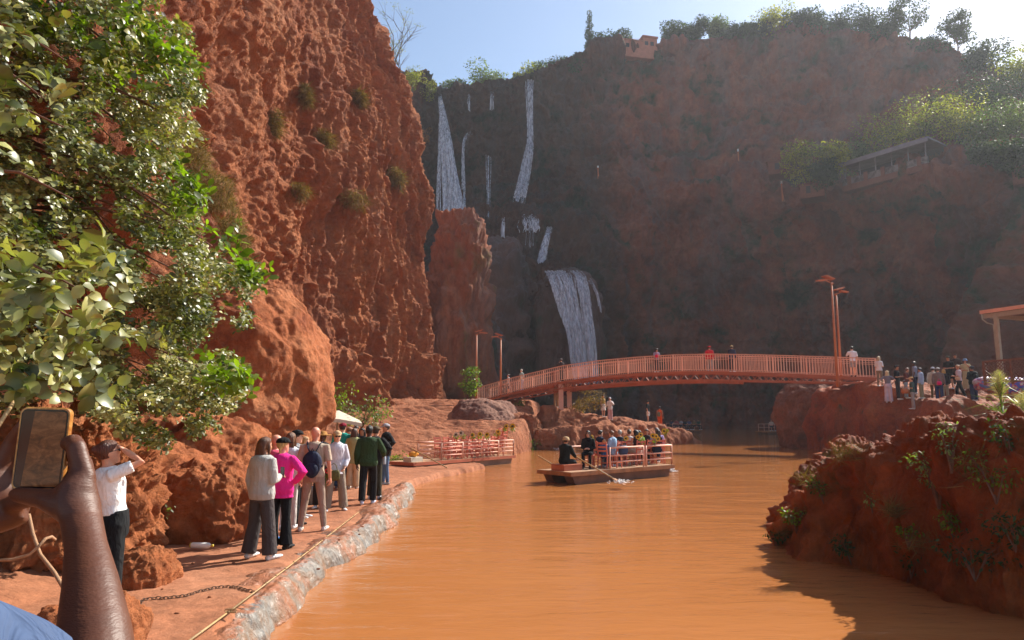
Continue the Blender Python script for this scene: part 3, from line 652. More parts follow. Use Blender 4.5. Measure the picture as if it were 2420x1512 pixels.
# slim conifer and bare tree
b = P(1393,125,130); t = P(1393,28,130); root = empty('conifer', b, 0, 'slim dark ragged conifer standing alone on the far rim', 'tree')
MB().tube([(0,0,-1.5),(0,0,4),(.1,0,t.z-b.z)], [.2,.13,.02], 6).build('trunk', M_BARK, root)
H = t.z-b.z; V, F = cloud([(random.uniform(-.3,.3), random.uniform(-.3,.3), H*(.14+.84*i/15), (.95-.5*i/15)*random.uniform(.55,1.15)) for i in range(16)], 2600, .24, .7)
mesh('crown', V, F, M_DARKL, root, False)
b = P(958,215,112); root = empty('bare_tree', b, 0, 'nearly bare tree leaning over the cliff top on the left', 'tree')
mb, tips = limbs((0,0,-2), (.6,0,11.5), 5, .26, 1.1, 7, 3); mb.build('trunk', M_BARK, root, True)
V, F = cloud([(q.x, q.y, q.z, .5) for q in tips if random.random() < .45], 1300, .16); mesh('crown', V, F, M_OLIVE, root, False)
tree('rim_tree', 'olive bush at the foot of the nearly bare tree', P(975,215,117), P(975,148,117).z-P(975,215,117).z, 5., M_OLIVE, 1600, .2, 61, GS, trunk=.1)
tree('rim_tree', 'yellow-green shrub hanging beside the left waterfall top', P(1012,235,120), 4.2, 3.8, M_OLIVE, 1300, .2, 62, GS, trunk=.05)
tree('rim_tree', 'orange autumn shrub clinging left of the waterfall', P(1003,335,118), 2.6, 2.6, leafmat('orange_leaf', (.28,.10,.02), (.35,.16,.03)), 600, .18, 63, GS, trunk=.05)
# ---- carob foliage hanging on the left: sprays of paired leaflets
_lx = [0,.18,.45,.78,1.]; _lw = [0,.17,.26,.2,0]
_lv = [(x, 0, .05*math.sin(3*x)-.1*x*x) for x in _lx]+[(x, s*w, .05*math.sin(3*x)-.1*x*x+.07*w*4) for s in (1,-1) for x, w in zip(_lx[1:4], _lw[1:4])]
LEAFR = (np.array(_lv), np.array([(0,1,5,5),(1,2,6,5),(2,3,7,6),(3,4,7,7),(0,8,1,1),(1,8,9,2),(2,9,10,3),(3,10,4,4)]))
def spray_tri():
    # near leaves: rounder blade, split into triangles
    V = []; F = []; k = 0; T3 = np.array([t for q in LEAFR[1].tolist() for t in ((q[0],q[1],q[2]),(q[0],q[2],q[3])) if len(set(t)) == 3])
    for i in range(3):
        for s in (1,-1):
            a = s*R(random.uniform(35,85)); L = LEAFR[0]*np.array([.42,.62,.6])*random.uniform(.75,1.15); E = np.array(Euler((random.uniform(-.7,.7), random.uniform(-.6,.6), a)).to_matrix())
            V.append(L @ E.T+np.array([.1+.27*i, 0, -.05*i])); F.append(T3+k); k += len(L)
    return np.concatenate(V), np.concatenate(F)
def spray_tpl(n=3):
    V = []; F = []; k = 0
    for i in range(n):
        for s in (1,-1):
            L = np.array(LEAF6[0])*np.array([.40,.50,.4])*random.uniform(.75,1.15); a = s*R(random.uniform(35,85))
            E = np.array(Euler((random.uniform(-.7,.7), random.uniform(-.6,.6), a)).to_matrix())
            V.append(L @ E.T+np.array([.1+.27*i, 0, -.05*i])); F.append(LEAF6[1]+k); k += len(L)
    return np.concatenate(V), np.concatenate(F)
SPR = spray_tpl()
outline = [(-60,-60),(350,-60),(385,20),(430,60),(440,130),(485,180),(478,240),(462,300),(430,345),(440,400),(470,460),(480,510),(540,545),(560,600),(612,650),(575,700),(560,760),(520,830),(585,875),(560,930),(520,985),(430,1020),(380,1045),(300,1000),(240,960),(190,925),(110,905),(60,960),(-60,930)]
def in_poly(x, y, poly):
    return poly_sd(poly, x, y)
def foliage_region(poly, n, dfun, size, keepf, tpl, droop=.5, near_=False):
    pa = np.array(poly, float); lo, hi = pa.min(0)-20, pa.max(0)+20; xs = RNG.uniform(lo[0], hi[0], n*6); ys = RNG.uniform(lo[1], hi[1], n*6); sd_ = poly_sd(poly, xs, ys)
    nz = fbm(np.stack([xs/95, ys/95, xs*0], -1), 4, .6, 3.)+.6*pnoise(np.stack([xs/40, ys/40, xs*0+4], -1))
    ok = (sd_+nz*min(28, .1*(hi-lo).min()) > 0) & (nz > keepf)
    xs, ys = xs[ok][:n], ys[ok][:n]; m = len(xs)
    d = dfun(xs, ys)
    dx, dy = xs-CX, CY-ys; fy = FPX*math.cos(TH)-dy*math.sin(TH); fz = FPX*math.sin(TH)+dy*math.cos(TH)
    p = np.stack([dx*d/fy, d, CAMZ+fz*d/fy], -1)
    ax = runit(m)*.7+np.array([.55,-.45,-droop]); nzv = runit(m)*.65+np.array([.45,-.35,.75])
    if tpl is not SPR: return scatter(tpl[0], tpl[1], p, rot_from(ax, nzv), size*(.65+.7*RNG.random(m))[:,None])
    Rm = rot_from(ax, nzv); sc = size*(.65+.7*RNG.random(m))[:,None]; VV = []; FF = []; off = 0
    for k in range(6):
        t_ = spray_tri() if near_ else spray_tpl(); V, F = scatter(t_[0], t_[1], p[k::6], Rm[k::6], sc[k::6]); VV.append(V); FF.append(F+off); off += len(V)
    return np.concatenate(VV), np.concatenate(FF)
dfar = lambda x, y: 8.6+1.1*fbm(np.stack([x/130, y/130, x*0], -1), 3, .6, 9.)+.0022*(x-250)+RNG.uniform(-.9,.9,len(x))
dmid = lambda x, y: 5.2+.8*fbm(np.stack([x/130, y/130, x*0], -1), 3, .6, 19.)+.002*x+RNG.uniform(-.6,.6,len(x))
root = empty('carob_tree', (-6.4,8.,.4), 0, 'leafy carob tree draped over the left cliff face', 'tree')
def put(root, name, VF, mat, smooth=False):
    V = VF[0]-np.array(root.location); return mesh(name, V, VF[1], mat, root, smooth)
put(root, 'leaves', foliage_region(outline, 12500, dfar, .165, -.16, SPR), M_CAROB)
b = MB()
for i in range(46):
    x0, y0 = random.uniform(-40,60), random.uniform(-40,800); x1, y1 = random.uniform(200,540), y0+random.uniform(40,260)
    if poly_sd(outline, np.array([x1]), np.array([y1]))[0] < 15: continue
    a, c = P(x0, y0, 8.3), P(x1, y1, 8.5); m = (a+c)/2+Vector((0,random.uniform(-.3,.3),random.uniform(.1,.4)))
    b.tube([q-root.location for q in (a, m, c)], [.03,.018,.006], 6)
a = root.location
b.tube([Vector((-1.2,.2,-.5)), Vector((-1.3,.1,2)), Vector((-1.2,0,4.5)), Vector((-1.3,-.3,7.5))], [.16,.14,.1,.05], 8)
b.build('limbs', M_TWIG, root, True)
root = empty('carob_branch', (-2.6,3.2,1.2), 0, 'close carob branches with big leaves at the left edge', 'tree')
near = [(-60,-60),(330,-60),(360,60),(300,120),(420,160),(300,260),(230,260),(300,330),(330,400),(250,470),(330,560),(200,640),(250,700),(200,760),(120,900),(-60,870)]
put(root, 'leaves', foliage_region(near, 260, dmid, .12, .08, SPR, .5, True), M_CAROBN, True)
n1 = [(-60,560),(120,560),(270,620),(280,760),(230,880),(120,880),(-60,860)]
dn = lambda x, y: 2.7+RNG.uniform(-.35,.35,len(x))
put(root, 'big_leaves', foliage_region(n1, 110, dn, .14, -.7, SPR, .3, True), M_CAROBN, True)
n2 = [(-60,-60),(120,-60),(160,120),(120,330),(-60,360)]
put(root, 'big_leaves', foliage_region(n2, 26, dn, .15, -.2, SPR, .3, True), M_CAROBN, True)
br = MB()
for (x0,y0,x1,y1) in [(-80,600,200,690),(-80,700,240,780),(-80,40,150,140),(-80,150,100,230),(-80,400,170,470),(-80,250,150,300)]:
    a, c = P(x0,y0,2.8), P(x1,y1,2.75); br.tube([q-root.location for q in (a, (a+c)/2+Vector((0,0,.05)), c)], [.010,.006,.003], 6)
br.build('branch', M_TWIG, root, True)
# bright lit-through shoots on the tree's rim
root = empty('carob_shoots', (-4.6,8.,2.), 0, 'bright backlit green shoots along the rim of the carob', 'plant')
gp = [[(250,-30),(345,20),(420,75),(470,150),(380,140),(300,70)],[(200,90),(330,60),(440,120),(350,200),(220,190)],[(400,395),(450,405),(490,470),(440,500),(400,450)],[(495,850),(585,868),(560,915),(480,905)],[(60,0),(200,10),(200,80),(60,90)],[(470,520),(560,560),(530,570),(460,545)],[(560,600),(610,650),(570,660),(540,620)]]
VV = []; FF = []; off = 0
for g_ in gp:
    V, F = foliage_region(g_, int(18+poly_sd(g_, np.array([np.mean([a[0] for a in g_])]), np.array([np.mean([a[1] for a in g_])]))[0]*.9), lambda x, y: 7.6+RNG.uniform(-.3,.3,len(x)), .23, -2, SPR, .2); VV.append(V); FF.append(F+off); off += len(V)
put(root, 'leaves', (np.concatenate(VV), np.concatenate(FF)), M_LGREEN)
# dry brown tufts on the cliff face
def tuft(label, poly, d, n, size, mat=M_DRY, name='dry_shrub'):
    c = np.mean(poly, 0); b0 = P(c[0], c[1], d); root = empty(name, b0, 0, label, 'shrub', 'dry shrubs on the left cliff')
    V, F = foliage_region(poly, n, lambda x, y: d+RNG.uniform(-.5,.5,len(x)), size, -2, BLADE, .3); put(root, 'twigs', (V, F), mat)
tuft('brown dry shrub between carob leaves and cliff, upper one', [(420,300),(470,310),(500,400),(560,420),(555,500),(480,500),(440,420)], 10.6, 5200, .17)
tuft('brown dry shrub between carob leaves and cliff, lower one', [(500,500),(560,520),(592,570),(580,615),(520,600)], 10.6, 2400, .16)
def hit(x, y):
    """point on the left cliff seen at photo (x,y)"""
    dx, dy = x-CX, CY-y; dv = Vector((dx, FPX*math.cos(TH)-dy*math.sin(TH), FPX*math.sin(TH)+dy*math.cos(TH))).normalized()
    h = CLB.ray_cast(Vector((0,0,CAMZ)), dv); return h[0]
CLB = BVHTree.FromPolygons(CLP[::3, ::3].reshape(-1,3).tolist(), gridF(*CLP[::3, ::3].shape[:2]).tolist())
for i, (x, y, w, h, lab) in enumerate([(645,290,50,90,'long brown shrub hanging high on the cliff'),(720,222,36,60,'small yellowish shrub near the top of the cliff'),(760,330,60,50,'dry grass patch in a hollow high on the cliff'),(830,470,90,50,'dry grass on the slanting ledge halfway up'),(700,450,70,40,'dry grass left of the slanting ledge'),(930,420,50,60,'dry twigs in the long vertical groove'),(845,230,40,40,'dry grass by the top of the vertical grooves')]):
    q = hit(x, y)
    if q is None: continue
    s = q.y/FPX; root = empty('dry_shrub', q, 0, lab, 'shrub', 'dry shrubs on the left cliff')
    n = 900; u = runit(n)*RNG.random((n,1))**.4; p = u*np.array([w*s/2, w*s/2, h*s/2]); ax = runit(n)*.6+np.array([.3,-.3,-.5])
    V, F = scatter(BLADE[0], BLADE[1], p, rot_from(ax, runit(n)), .012*q.y*(.7+RNG.random(n))[:,None]); mesh('twigs', V, F, M_DRY, root, False)
# ---- plants on the near right rock, placed on its surface
BR = BVHS['rockB'][0]
def hitb(x, y, key='rockB'):
    dx, dy = x-CX, CY-y; dv = Vector((dx, FPX*math.cos(TH)-dy*math.sin(TH), FPX*math.sin(TH)+dy*math.cos(TH))).normalized()
    best = None
    for b in BVHS[key]:
        h = b.ray_cast(Vector((0,0,CAMZ)), dv)
        if h[0] is not None and (best is None or h[3] < best[3]): best = h
    return best[0] if best else None
GR = 'plants growing on the dark riverside rock'
for i, (x, y, h, w, n, k, lab) in enumerate([(1882,1232,.32,.42,260,'g','bright green plant low on the left nose of the dark rock'),(1945,1160,.22,.4,160,'g','small green plant on the saddle of the dark rock'),(2215,1165,.75,.55,340,'s','pale leafy shrub in the middle of the dark rock'),(2245,1080,.5,.3,160,'s','upright pale sprig above the leafy shrub'),(2145,1262,.2,.3,160,'g','bright tuft near the bottom middle of the dark rock'),(2250,1240,.25,.4,160,'g','bright tuft lower right on the dark rock'),(2350,1150,.5,.6,240,'g','loose green plant at the right side of the dark rock'),(2395,1260,.3,.5,200,'d','dark plant by the lower right corner'),(2300,1330,.3,.7,260,'d','dark undergrowth at the foot of the rock, right'),(2150,1330,.3,.7,260,'d','dark undergrowth at the foot of the rock, middle'),(2010,1300,.25,.5,220,'d','dark undergrowth at the foot of the rock, left'),(1835,1270,.2,.35,200,'d','dark green tuft at the waterline of the rock nose'),(2060,1190,.25,.4,120,'s','sparse sprig on the middle face of the dark rock'),(2390,1060,.4,.4,150,'d','dark sprig near the top right of the rock')]):
    q = hitb(x, y)
    if q: plant('rock_plant', lab, q+Vector((-.03,-.05,-.05)), h, w, {'g':M_LGREEN,'s':M_PALE,'d':M_DARKL}[k], n, .05, 300+i, GR)
for i, (x, y, w, h, lab) in enumerate([(2000,1078,55,45,'dry brown tuft on the left shoulder of the dark rock'),(1925,1135,90,50,'dry grass on the saddle of the dark rock'),(2110,1210,30,50,'dry stems on the face of the dark rock'),(2330,1120,120,140,'tangle of dry stems at the right side of the rock'),(1870,1262,60,30,'dry brown tuft above the waterline'),(2200,1290,160,70,'dry stems over the lower middle of the rock')]):
    q = hitb(x, y)
    if q is None: continue
    s = q.y/FPX; root = empty('dry_tuft', q, 0, lab, 'dry grass', 'dry tufts on the dark riverside rock'); n = 260
    p = RNG.uniform(-.5,.5,(n,3))*np.array([w*s, .2, h*s*.5]); ax = RNG.normal(size=(n,3))*.8+np.array([0,-.3,.7])
    V, F = scatter(BLADE[0]*np.array([1,.5,1]), BLADE[1], p, rot_from(ax, runit(n)), (.12+.25*RNG.random(n))[:,None]); mesh('stems', V, F, M_DRY, root, False)
# reeds at the right edge behind the rock
GRD = 'reeds behind the dark riverside rock'
M_REED = leafmat('reed_leaf', (.10,.15,.02), (.22,.28,.06), .4, .45); M_PLUME = leafmat('reed_plume', (.45,.36,.24), (.7,.6,.45), .8, .4)
for i, (x, yt, lab) in enumerate([(2357,875,'reed with the fullest feathery plume'),(2412,925,'reed with a plume cut by the right edge'),(2385,960,'short leafy reed between the two plumed ones'),(2440,900,'tall reed just outside the right edge')]):
    d = 14.6+.3*i; t = P(x, yt, d); zb = drop('rockB', t.x, d, 1.8); root = empty('reed', (t.x, d, zb-.05), 0, lab, 'reed', GRD); H = t.z-zb
    MB().tube([(0,0,0),(.02,0,H*.6),(0,0,H)], [.012,.009,.004], 6).build('stem', M_REED, root)
    n = 38; p = np.stack([np.zeros(n), np.zeros(n), RNG.uniform(.05,.8,n)*H], -1); ax = RNG.normal(size=(n,3))*np.array([1,.8,.3])+np.array([0,0,.5])
    V, F = scatter(BLADE[0]*np.array([1,1.1,2.2]), BLADE[1], p, rot_from(ax, np.array([[0,0,1.]]*n)+.3*runit(n)), (.45+.3*RNG.random(n))[:,None]); mesh('leaves', V, F, M_REED, root, False)
    if i != 2:
        n = 900; tt = RNG.random(n); p = np.stack([RNG.normal(size=n)*.02, RNG.normal(size=n)*.02, H-.55+.6*tt], -1); ax = RNG.normal(size=(n,3))*np.array([1,1,.25])+np.array([0,0,.35]); sz = .22*np.sin(PI*np.clip(tt*.9+.1,0,1))**.7+.03
        V, F = scatter(BLADE[0]*np.array([1,.6,1]), BLADE[1], p, rot_from(ax, runit(n)), (sz*(.5+.6*RNG.random(n)))[:,None]); mesh('plume', V, F, M_PLUME, root, False)
# left bank plants
GL = 'plants on the left bank'
for i, (x, y, Y, h, w, n, leaf, k, lab) in enumerate([(330,1180,11.,.7,.9,420,.06,'s','pale trailing plant on rocks behind the woman in the white tee'),(370,1130,11.6,.5,.6,240,.06,'s','smaller trailing plant higher on the same rocks'),(310,1240,10.2,.4,.4,160,.05,'g','green sprig above the low boulder'),(795,1030,24,1.,2.2,1100,.11,'g','bright green bush under the white parasol'),(850,1010,26,1.2,1.8,800,.10,'s','pale leafy bush right of the parasol'),(780,985,27,1.3,1.5,600,.1,'g','green bush behind the parasol'),(942,1073,30,.4,.7,260,.1,'g','small green weed near the bow of the moored boat'),(1238,1062,45.5,.5,1.8,500,.12,'g','grassy green patch at the waterline right of the moored boat'),(1338,1050,49,.7,1.1,400,.13,'g','bright weed low on the islet'),(1295,1058,48.3,.5,.7,240,.13,'g','small weed at the left foot of the islet'),(1370,1040,50,.7,1.,300,.12,'d','dull weed beside the bright one on the islet'),(1228,975,52,1.2,.7,200,.13,'g','thin green sapling on the edge of the rock dome')]):
    b = P(x, y, Y); z = drop(('bank','isle'), b.x, b.y, b.z); z = b.z if abs(z-b.z) > 1.5 else z
    plant('bush' if h > .9 else 'weed', lab, (b.x, b.y, min(z, b.z)), h, w, {'g':M_LGREEN,'s':M_PALE,'d':M_OLIVE}[k], n, leaf, 400+i, GL)
# red-brown shrub tree on the islet
b = P(1372,1010,52); tree('shrub_tree', 'thin reddish shrub on the islet in front of the bridge pillar', (b.x, 52, drop('isle', b.x, 52, 1.8)-.2), P(1372,922,52).z-drop('isle', b.x, 52, 1.8)+.2, 3.6, leafmat('rusty_leaf', (.16,.11,.03), (.26,.12,.04), .6, .4), 1500, .11, 71, None, trunk=.3, bark=M_TWIG, fill=.9)
# grass on the dirt at the lower left
def grass(name, xr, yr, n, size, mat):
    X = RNG.uniform(*xr, n); Y = RNG.uniform(*yr, n); m = fbm(np.stack([X*1.7, Y*1.7, X*0], -1), 3) > .12; X, Y = X[m], Y[m]
    Z = np.array([drop('bank', a, b_, .3) for a, b_ in zip(X, Y)]); k = len(X); ax = RNG.normal(size=(k,3))*.5+np.array([0,0,.8])
    V, F = scatter(BLADE[0]*np.array([1,2,1]), BLADE[1], np.stack([X,Y,Z], -1), rot_from(ax, runit(k)), (size*(.5+RNG.random(k)))[:,None])
    return tag(mesh(name, V, F, mat, None, False), 'sparse dry grass on the red earth', kind='stuff')
grass('grass', (-5.,-2.9), (3.6,6.2), 5200, .05, leafmat('dry_grass', (.14,.13,.03), (.24,.20,.06), .7, .3))
# ================================================================== WATERFALLS
def fall_mat():
    t = NT('falling_water'); geo = t.N('ShaderNodeNewGeometry'); mp = t.N('ShaderNodeMapping'); mp.inputs['Scale'].default_value = (2.6,2.6,.06); t.L(geo.outputs['Position'], mp.inputs[0])
    n = t.noise(mp.outputs[0], 1.5, 3, .6, .2); n2 = t.noise(geo.outputs['Position'], 2.2, 5, .7)
    f = t.mix(.10, n.outputs[0], n2.outputs[0]); f = t.ramp(f, [(.30, (.05,.05,.05)), (.72, (.9,.9,.9))]).outputs[0]; lw = t.N('ShaderNodeLayerWeight', i_Blend=.5); f = t.mix(1., f, t.ramp(lw.outputs['Facing'], [(.1, (1,1,1)), (.85, (0,0,0))]).outputs[0], 'MULTIPLY')
    t.b.inputs['Base Color'].default_value = (.92,.94,.97,1); t.b.inputs['Roughness'].default_value = .5
    tl = t.N('ShaderNodeBsdfTranslucent'); tl.inputs[0].default_value = (.85,.9,1,1)
    a = t.N('ShaderNodeMixShader'); a.inputs[0].default_value = .5; t.L(t.b.outputs[0], a.inputs[1]); t.L(tl.outputs[0], a.inputs[2])
    tp = t.N('ShaderNodeBsdfTransparent'); mx = t.N('ShaderNodeMixShader'); t.L(f, mx.inputs[0]); t.L(tp.outputs[0], mx.inputs[1]); t.L(a.outputs[0], mx.inputs[2])
    t.L(mx.outputs[0], t.n['Material Output'].inputs['Surface']); return t.m
M_FALL = fall_mat()
def fall(label, path, n, rad, seed, arch=.5):
    """path: (xl, xr, y, depth) from the lip down; strands of falling water of varied thickness"""
    rg = random.Random(seed); mb = MB(); pa = resample(np.array(path, float), 14)
    for i in range(int(n*2.2)):
        t0 = rg.random(); t0 = t0 if i % 3 == 0 else (min(1., max(0., rg.choice((.14,.47,.82))+rg.gauss(0,.075))) if n >= 30 else .25+.5*t0); yj = rg.uniform(-3,4); ph = rg.uniform(0,6); a = rg.choice((0,0,0,2,4)); e = rg.choice((14,14,14,12,9)); pts = []
        for j in range(a, e):
            xl, xr, y, d = pa[j]; t = min(1, max(0, t0+.035*math.sin(ph+j*.8)))
            pts.append(P(xl+(xr-xl)*t, y+yj, d-.1-i*.004-.25*math.sin(PI*t)))
        r = rad*rg.uniform(.2,1.0)
        mb.tube(pts, [r*(.6+.6*k/len(pts)) for k in range(len(pts))], 6, flat=.45)
    return tag(mb.build('waterfall', M_FALL, None, True), label, 'waterfall')
fall('tall left waterfall, the widest of the upper falls', [(1035,1041,221,122.3),(1037,1049,252,119.5),(1040,1060,300,117),(1042,1070,350,115),(1044,1080,410,113.5),(1045,1090,460,112),(1046,1100,512,110.5)], 34, .30, 1)
fall('loose outer threads left of the tall left waterfall', [(1037,1041,262,119.4),(1036,1042,300,117.2),(1034,1043,350,115.2),(1032,1044,410,113.6),(1030,1045,460,112.1),(1029,1046,512,110.6)], 5, .15, 21)
fall('thin curved thread just right of the tall left waterfall', [(1109,1116,313,123),(1100,1106,318,121),(1092,1098,335,119.5),(1090,1096,370,118.5),(1089,1098,430,117),(1092,1100,500,113)], 6, .14, 2)
fall('middle upper waterfall that spreads towards its foot', [(1240,1264,190,125.8),(1240,1262,215,124),(1243,1262,270,122.5),(1245,1262,330,121),(1238,1262,360,119),(1222,1256,420,117),(1208,1248,470,114),(1200,1243,510,111)], 20, .20, 3)
fall('faint thread falling between the two upper waterfalls', [(1148,1160,368,122),(1148,1160,400,120),(1150,1158,460,117),(1150,1158,518,112)], 5, .12, 4)
fall('short thread at the cliff lip, left of the middle fall', [(1158,1166,210,126.5),(1156,1166,230,124.5),(1155,1166,258,124)], 4, .11, 5)
fall('shortest thread at the cliff lip next to the tall fall', [(1105,1112,224,124),(1104,1112,240,123),(1104,1112,262,122.5)], 4, .10, 6)
fall('twin threads on the dark step below the upper falls', [(1182,1196,516,106.6),(1181,1196,530,105.8),(1181,1195,550,105.6),(1180,1196,572,105.4)], 6, .12, 7)
fall('fan of water spilling over the rounded rock step', [(1222,1270,509,106.8),(1222,1282,518,105.4),(1222,1286,532,104.8),(1224,1284,546,104.4)], 16, .16, 8)
fall('thin veil under the fan on the rock step', [(1240,1268,545,104.4),(1240,1268,570,103.8),(1242,1268,600,103.4),(1245,1268,632,103)], 7, .12, 9)
fall('slanting chute of water right above the lower waterfall', [(1290,1304,538,104.5),(1286,1300,556,102.5),(1276,1294,585,101.5),(1268,1288,615,100.5),(1262,1282,642,99.5)], 15, .26, 10)
fall('broad lower waterfall dropping behind the bridge', [(1284,1372,641,94.6),(1296,1384,655,93.2),(1308,1392,690,92),(1326,1399,750,91),(1342,1405,800,90.2),(1352,1410,860,89.6),(1360,1414,905,89)], 60, .30, 11)
fall('thin side thread right of the lower waterfall', [(1390,1398,660,94.5),(1400,1406,675,93.6),(1410,1416,700,93),(1416,1423,735,92.6)], 5, .12, 12)
# ================================================================== BRIDGE
M_CORAL = plain('coral_painted_steel', s2l((226,168,144)), .45, .12, 1.5, .15)
M_CORALD = plain('faded_terracotta_paint', s2l((178,98,68)), .55, .18, 1.2, .25)
M_WOOD = plain('weathered_orange_wood', (.34,.14,.05), .75, .3, 3, .5)
M_BROWN = plain('dark_painted_hull', (.16,.07,.04), .6, .3, 3, .3)
M_DARK = plain('black_matte', (.02,.02,.022), .6, .2)
M_CREAM = plain('cream_fabric', (.62,.56,.44), .85, .08, 4, .2)
M_BAMB = plain('bamboo', (.46,.30,.13), .55, .25, 14, .3)
M_YEL = plain('sunflower_yellow', (.75,.42,.02), .7, .15)
M_PEAT = plain('brown_flower_heart', (.08,.035,.012), .9, .2)
M_WHITEP = plain('white_plastic', (.75,.75,.72), .4, .05)
BA, BB = Vector((-2.7,55,0)), Vector((20.9,39.9,0)); BL = (BB-BA).length; BU = (BB-BA).normalized(); BN = Vector((-BU.y, BU.x, 0)); BN = BN if BN.y > 0 else -BN
_zt = [0,.13,.266,.37,.477,.57,.662,.78,.887,1]; _zz = [3.25,4.02,4.68,4.95,5.08,5.12,5.06,4.85,4.62,4.36]
def zdk(t): return float(np.interp(t, _zt, _zz))
def bp(t, n=0., dz=0.): p = BA+BU*(BL*t)+BN*n; return Vector((p.x, p.y, zdk(t)+dz))
root = empty('footbridge', bp(0), 0, 'long arched coral steel footbridge crossing the gorge pool', 'bridge'); o0 = root.location
W = 1.7; rp = lambda t, n=0., dz=0.: bp(t, n, dz)-o0
ts = np.linspace(0, 1, 41)
mb = MB()
for a, b in zip(ts[:-1], ts[1:]):
    v = [rp(a,0,0), rp(a,W,0), rp(b,W,0), rp(b,0,0), rp(a,0,-.07), rp(a,W,-.07), rp(b,W,-.07), rp(b,0,-.07)]
    mb.add(v, [(0,3,2,1),(4,5,6,7),(0,4,7,3),(1,2,6,5)])
mb.build('deck', M_CORALD, root)
for n in (-.03, W+.03):
    mb = MB(); NB = 168
    for a, b in zip(ts[:-1], ts[1:]):
        mb.bar(rp(a,n,1.1), rp(b,n,1.1), .05, .06); mb.bar(rp(a,n,.10), rp(b,n,.10), .035); mb.bar(rp(a,n,.86), rp(b,n,.86), .025)
    for i in range(NB+1):
        t = i/NB; mb.box(rp(t,n,.60), (.034,.03,1.0) if i % 12 else (.08,.07,1.06), Matrix.Rotation(math.atan2(BU.y,BU.x), 3, 'Z'))
    mb.build('railing', M_CORAL, root)
    mb = MB(); dp = lambda t: -.16-.38*math.sin(PI*min(1, max(0, t)))**.5
    for a, b in zip(ts[:-1], ts[1:]):
        mb.bar(rp(a,n,-.12), rp(b,n,-.12), .08, .12); mb.bar(rp(a,n,dp(a)-.06), rp(b,n,dp(b)-.06), .07, .09)
        m = (a+b)/2; mb.bar(rp(a,n,-.15), rp(m,n,dp(m)-.05), .045); mb.bar(rp(m,n,dp(m)-.05), rp(b,n,-.15), .045)
    mb.build('girder', M_CORALD, root)
mb = MB()
for n in (.25, W-.25):
    for a, b in zip(np.linspace(.22,.72,12)[:-1], np.linspace(.22,.72,12)[1:]): mb.bar(rp(a,n,-.72+.25*abs(a-.47)), rp(b,n,-.72+.25*abs(b-.47)), .10, .16)
for t in np.linspace(.24,.70,9): mb.bar(rp(t,-.05,-.62), rp(t,W+.05,-.62), .07); mb.bar(rp(t,.25,-.7), rp(t,.25,-.15), .06)
mb.build('support_beam', M_CORALD, root)
mb = MB(); p = rp(.262,.2,0); q = rp(.262,W-.2,0)
for r_ in (p, q): mb.box((r_.x, r_.y, r_.z-1.25), (.34,.30,2.3))
mb.build('pillar', M_CORAL, root)
# ================================================================== LAMP POSTS
M_PANEL = plain('solar_panel', (.10,.07,.06), .25, .1, 20)
def lamp(label, base, top, side, arm2, col):
    b = Vector(base); H = top-b.z; root = empty('lamp_post', b, 0, label, 'street lamp', 'solar lamp posts at the bridge ends')
    mb = MB(); mb.tube([(0,0,-.3),(0,0,H*.5),(0,0,H)], [.085,.07,.05], 8); mb.box((0,0,.02), (.3,.3,.04)); mb.build('pole', col, root, True)
    mb = MB(); mb.bar((0,0,H-.02), (side*.42,-.1,H+.14), .05); mb.bar((0,0,H-.10), (side*-.1,0,H-.02), .09); mb.build('arm', col, root)
    M = Euler((0, -side*.28, .3)).to_matrix(); MB().box((side*.16,0,H+.30), (.62,.42,.05), M).box((side*.16,0,H+.26), (.5,.3,.04), M).build('solar_panel', col if col is not M_PANEL else M_PANEL, root)
    M2 = Euler((0, side*.12 if arm2 > 0 else -.05, .2)).to_matrix(); MB().box((side*(.30+arm2*.3),-.12,H+.12), (.45+.2*abs(arm2),.24,.07), M2).box((side*(.30+arm2*.3),-.12,H+.075), (.3,.18,.02), M2).build('lamp_head', col, root)
    return root
M_OCHRE = plain('ochre_painted_pole', s2l((196,112,66)), .5, .15, 2, .1)
def lampV(label, xb, xt, yt, Y, z0, side, arm2, col=M_OCHRE):
    t = P(xt, yt, Y); lamp(label, (t.x, Y, z0), t.z, side, arm2, col)
lampV('left and taller lamp post beside the right end of the bridge', 1982, 1964, 668, 39.2, 4.1, -1, 1.)
lampV('right and shorter lamp post beside the right end of the bridge', 1997, 1975, 694, 41.5, 4.3, 1, .4)
lampV('leftmost lamp post, behind the potted tree at the bridge foot', 1126, 1126, 790, 55.8, 3.0, 1, .9)
lampV('lamp post rising from the left ramp of the bridge', 1188, 1183, 799, 55.5, 3.6, -1, .5)
# ================================================================== CHAIRS, FLOWERS
M_CHAIR = plain('salmon_painted_wood', s2l((206,112,90)), .6, .15, 5, .2)
def chair(label, loc, rz, group, mat=None):
    mat = mat or M_CHAIR; root = empty('chair', loc, rz, label, 'chair', group)
    MB().box((0,0,.44), (.38,.38,.03)).box((0,-.19,.42), (.36,.02,.05)).build('seat', mat, root)
    m = MB()
    for s in (-1,1): m.bar((s*.17,-.18,.40), (s*.17,-.27,.92), .035)
    for z in (.60,.73,.86): m.bar((-.17,-.22-(z-.6)*.12,z), (.17,-.22-(z-.6)*.12,z), .02, .07)
    m.build('backrest', mat, root)
    for s in (-1,1):
        MB().bar((s*.17,.17,0), (s*.17,.15,.43), .035).build('leg', mat, root); MB().bar((s*.17,-.22,0), (s*.17,-.17,.43), .035).build('leg', mat, root)
    MB().bar((-.17,.16,.18), (.17,.16,.18), .02).bar((-.17,-.2,.18), (.17,-.2,.18), .02).build('stretcher', mat, root)
    return root
